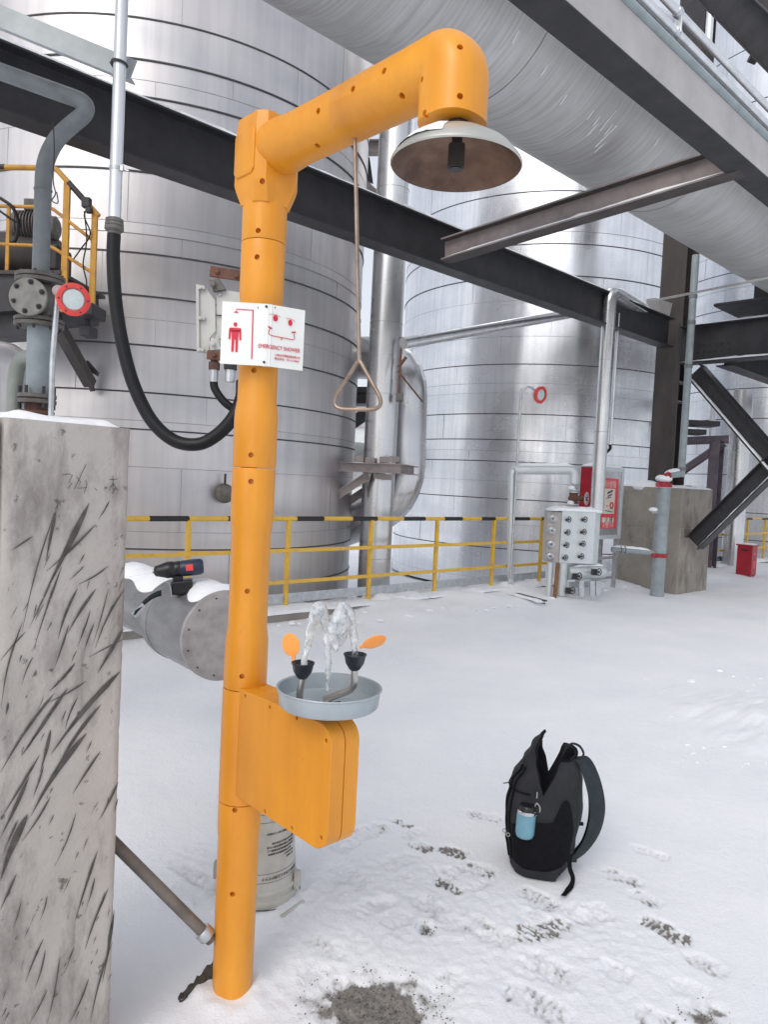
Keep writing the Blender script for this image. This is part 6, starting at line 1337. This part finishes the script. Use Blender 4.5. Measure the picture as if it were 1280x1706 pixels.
# ================================================================== BACKPACK AND BOTTLE
BPp = V((.955, -.295, 0)).normalized(); BPq = V((.295, .955, 0)).normalized()
BO = gz(895, 1469) + BPq * .115; BO.z = 0
def interp(tab, z_):
    for (a, x), (b_, y) in zip(tab, tab[1:]):
        if z_ <= b_: t = (z_ - a) / (b_ - a); t = max(0, min(1, t)); t = t * t * (3 - 2 * t); return x + (y - x) * t
    return tab[-1][1]
PF = [(0, -.095), (.05, -.118), (.14, -.132), (.26, -.140), (.35, -.128), (.42, -.092), (.48, -.058), (.545, -.012)]
PB = [(0, .085), (.05, .112), (.12, .128), (.26, .142), (.36, .138), (.42, .128), (.46, .112), (.545, .09)]
QH = [(0, .105), (.05, .125), (.2, .132), (.36, .125), (.46, .11), (.545, .075)]
def surf(th, z_, off=0.0):
    pf, pb_, qh = interp(PF, z_), interp(PB, z_), interp(QH, z_); c_, s_ = math.cos(th), math.sin(th); e = 2 / 2.9
    hpv = (pb_ - pf) / 2 * 1.03 + off; x = (pf + pb_) / 2 + hpv * math.copysign(abs(c_) ** e, c_); y = (qh + off) * math.copysign(abs(s_) ** e, s_)
    wr = .006 * noise.noise((x * 14, y * 14, z_ * 11)) + .003 * noise.noise((x * 40, y * 40, z_ * 25))
    return BO + BPp * (x + wr * c_) + BPq * (y + wr * s_) + ZX * (z_ + .004)
def htop(th):
    c_ = math.cos(th)
    return .335 + (.205 * abs(c_) ** .55 if c_ < 0 else .135 * min(1, c_ * 4.0) ** .6)
bp_ = thing('backpack', 'open charcoal backpack standing in the snow with its top unzipped', 'backpack', BO)
b = MB(); nt_, nz3 = 96, 44; vv = []
for j in range(nz3 + 1):
    for i in range(nt_):
        th = 2 * PI * i / nt_; h = htop(th); vv.append(surf(th, h * (j / nz3), -.028 * max(0, 1 - j / 2.5)))
b.add(vv, [(j * nt_ + i, j * nt_ + (i + 1) % nt_, (j + 1) * nt_ + (i + 1) % nt_, (j + 1) * nt_ + i) for j in range(nz3) for i in range(nt_)] + [tuple(range(nt_))[::-1]])
body = b.build('bag_body', M['fabric'], bp_, sharp=60); so = body.modifiers.new('solid', 'SOLIDIFY'); so.thickness = .007; so.offset = -1
def patch(t0, t1, z0f, z1f, off, name, m, nt2=20, nz2=14, thick=.003, bulge=0.0):
    b = MB(); vv = []
    for j in range(nz2 + 1):
        for i in range(nt2 + 1):
            u = i / nt2; v = j / nz2; th = t0 + (t1 - t0) * u; a, c_ = z0f(u), z1f(u)
            vv.append(surf(th, a + (c_ - a) * v, off + bulge * math.sin(PI * u) * math.sin(PI * min(1, v * .9 + .1))))
    W1 = nt2 + 1; b.add(vv, [(j * W1 + i, j * W1 + i + 1, (j + 1) * W1 + i + 1, (j + 1) * W1 + i) for j in range(nz2) for i in range(nt2)])
    o = b.build(name, m, bp_, sharp=60); so = o.modifiers.new('solid', 'SOLIDIFY'); so.thickness = thick; so.offset = 1; return o
TH = lambda d: math.radians(d)
patch(TH(-128), TH(-62), lambda u: .045 + .035 * abs(2 * u - 1) ** 3, lambda u: .205 + .05 * u, .003, 'mesh_pocket', M['fabric_dk'], bulge=.007)
patch(TH(-84), TH(-38), lambda u: .10 - .03 * math.sin(PI * u), lambda u: .20 + .13 * math.sin(PI * u), .0025, 'side_gusset', M['fabric_dk'])
patch(TH(-140), TH(-52), lambda u: .0 + .004, lambda u: .045 + .03 * (2 * u - 1) ** 2, .003, 'bottom_panel', M['fabric'])
for d in (-152, -136):
    b = MB(); pts = [surf(TH(d), .06 + .36 * k_ / 20, .003) for k_ in range(21)]; b.tube(pts, .0045, 8); zp = b.build('zip', M['fabric_dk'], bp_)
    b = MB(); pp = surf(TH(d), .185, .008); b.bar(pp, pp - ZX * .022, .003, .0015); b.torus(pp - ZX * .030, -BPq, .007, .002, 14, 6); b.bar(pp - ZX * .012, pp - ZX * .046, .005, .003); b.build('zip_pull', M['stainless'], zp)
b = MB(); pp = surf(TH(180), .315, .004); b.bar(pp, pp - BPp * .024 - ZX * .008, .005, .003); b.build('zip_pull', M['steel_dk'], bp_)
b = MB(); b.tube([surf(TH(180 + 78 * (k_ - 10) / 10), .33, .003) for k_ in range(21)], .003, 8) ; b.build('zip', M['fabric_dk'], bp_)
# rim piping of the open mouth
b = MB(); b.tube([surf(2 * PI * i / 96, htop(2 * PI * i / 96), .001) for i in range(97)], .0035, 8, cap=False); b.build('mouth_zip', M['fabric_dk'], bp_)
# carabiner and slider at the bottom of the notch
nb = surf(TH(-94), .335, .006); b = MB(); b.tube([nb + ZX * .012, nb - ZX * .012], .003, 8); b.bar(nb - ZX * .008, nb - ZX * .035, .007, .003); b.tube(smooth_path([nb - ZX * .03, nb - ZX * .042 + BPp * .012, nb - ZX * .062 + BPp * .014, nb - ZX * .078 + BPp * .004, nb - ZX * .070 - BPp * .008, nb - ZX * .045 - BPp * .006, nb - ZX * .03], 5), .0034, 8); b.build('zip_slider', M['stainless'], bp_)
def band(pts, w, th, wd, name, m, parent=bp_):
    pts = [V(p) for p in pts]; b = MB(); vv = []; N_ = len(pts)
    for i, p in enumerate(pts):
        t = (pts[min(i + 1, N_ - 1)] - pts[max(i - 1, 0)]).normalized(); wv = V(wd[i] if isinstance(wd, list) else wd); wv = (wv - t * wv.dot(t)).normalized(); n = t.cross(wv)
        ww_ = w[i] if isinstance(w, list) else w
        for k_ in range(12):
            a = 2 * PI * k_ / 12; cx_ = math.copysign(abs(math.cos(a)) ** .55, math.cos(a)); sy = math.copysign(abs(math.sin(a)) ** .8, math.sin(a)); vv.append(p + wv * (cx_ * ww_ / 2) + n * (sy * th / 2))
    b.add(vv, [(i * 12 + k_, i * 12 + (k_ + 1) % 12, (i + 1) * 12 + (k_ + 1) % 12, (i + 1) * 12 + k_) for i in range(N_ - 1) for k_ in range(12)] + [tuple(range(12))[::-1], tuple((N_ - 1) * 12 + k_ for k_ in range(12))])
    return b.build(name, m, parent, sharp=50)
sy_ = BO.y - .06; q4 = lambda px, py, dy=0: at(px, py, sy_ + dy)
sp_ = smooth_path([q4(954, 1264, .02), q4(972, 1268, 0), q4(985, 1292, -.01), q4(994, 1326, -.02), q4(996, 1358, -.02), q4(987, 1392, -.02), q4(968, 1420, -.01), q4(946, 1436, 0)], 6)
band(sp_, [.058 + .024 * math.sin(PI * min(1, i / 38)) for i in range(len(sp_))], .014, (RT * .85 + FW * .5), 'shoulder_strap', M['fabric_teal'])
sp_ = smooth_path([q4(958, 1262, .14), q4(974, 1282, .13), q4(984, 1320, .12), q4(984, 1362, .11), q4(972, 1400, .10), q4(952, 1425, .08)], 6)
band(sp_, .055, .012, (RT * .5 + FW * .9), 'shoulder_strap', M['fabric_dk'])
sp_ = smooth_path([q4(936, 1264, .05), q4(943, 1248, .05), q4(953, 1239, .05), q4(966, 1243, .05), q4(973, 1256, .05), q4(966, 1266, .05)], 6)
band(sp_, .026, .008, (FW * 1 + RT * .35 - ZX * .2), 'grab_handle', M['fabric'])
sp_ = smooth_path([q4(950, 1424, -.06), gz(950, 1446, .07), gz(955, 1462, .04), gz(953, 1474, .02), gz(946, 1484, .010), gz(939, 1492, .014)], 6)
band(sp_, .020, .0025, (RT * 1 + FW * .4), 'webbing_tail', M['fabric_dk'])
b = MB(); b.box(q4(952, 1430, 0), (.045, .012, .028)); b.box(q4(962, 1372, .02), (.05, .01, .014)); b.build('buckle', M['drill_blk'], bp_, bevel=.003)
# water bottle in the side pocket
bc = surf(TH(-103), .172, .014); bt = thing('water_bottle', 'pale blue water bottle with a shiny collar in the backpack side pocket', 'bottle', bc)
b = MB(); b.lathe(bc, ZX + BPp * .03, [(.023, .0), (.031, .004), (.0355, .016), (.036, .030), (.0358, .088), (.035, .094)], 36); b.build('bottle_body', M['bottle'], bt, sharp=60)
b = MB(); b.lathe(bc + (ZX + BPp * .03) * .0945, ZX + BPp * .03, [(.0353, 0), (.036, .002), (.0352, .010), (.032, .012)], 36); b.build('collar', M['chrome'], bt)
b = MB(); b.lathe(bc + (ZX + BPp * .03) * .107, ZX + BPp * .03, [(.031, 0), (.0305, .010), (.026, .018), (.01, .020)], 32); b.build('cap', M['drill_blk'], bt, sharp=50)

# small clods of kicked-up snow lying on the yard
b = MB(); rc = random.Random(5)
spots = [(gz(1075, 1132), .02), (gz(1152, 1136), .03), (gz(1120, 1195), .014), (gz(1200, 1118), .02)]
for i in range(70): spots.append((gz(rc.uniform(1130, 1290), rc.uniform(1125, 1280)), rc.uniform(.004, .012)))
for i in range(60): spots.append((gz(rc.uniform(430, 1000), rc.uniform(1400, 1600)), rc.uniform(.002, .004)))
for i in range(60): spots.append((W(rc.uniform(4, 11), rc.uniform(-5.9, -5.3), .05), rc.uniform(.012, .04)))
for p, r_ in spots: b.ball(p + ZX * r_ * .1, (r_ * rc.uniform(.8, 1.5), r_ * rc.uniform(.5, 1), r_ * .5), 9, 5)
b.xf(lambda p: p + V((noise.noise(p * 60), noise.noise(p * 60 + V((3, 0, 0))), .5 * noise.noise(p * 70))) * .010)
s_ = b.build('snow_clods', M['ground']); s_['kind'] = 'stuff'; tag(s_, 'small clods of snow scattered over the yard', 'snow')
GROUPS = {'storage_tank': 'aluminium-clad storage tanks', 'guard_rail': 'yellow guard rails along the kerb', 'floodlight': 'red-rimmed round floodlights', 'diagonal_brace': 'diagonal braces beside the pedestal',
          'conduit': 'conduits above the overhead beam', 'water_jet': 'water rising from the eyewash cups'}
for o in list(bpy.context.scene.objects):
    if o.parent is None:
        k_ = o.name.split('.')[0]
        if k_ in GROUPS: o['group'] = GROUPS[k_]
        if k_ in ('ledge_snow', 'channel_snow'): o['kind'] = 'stuff'
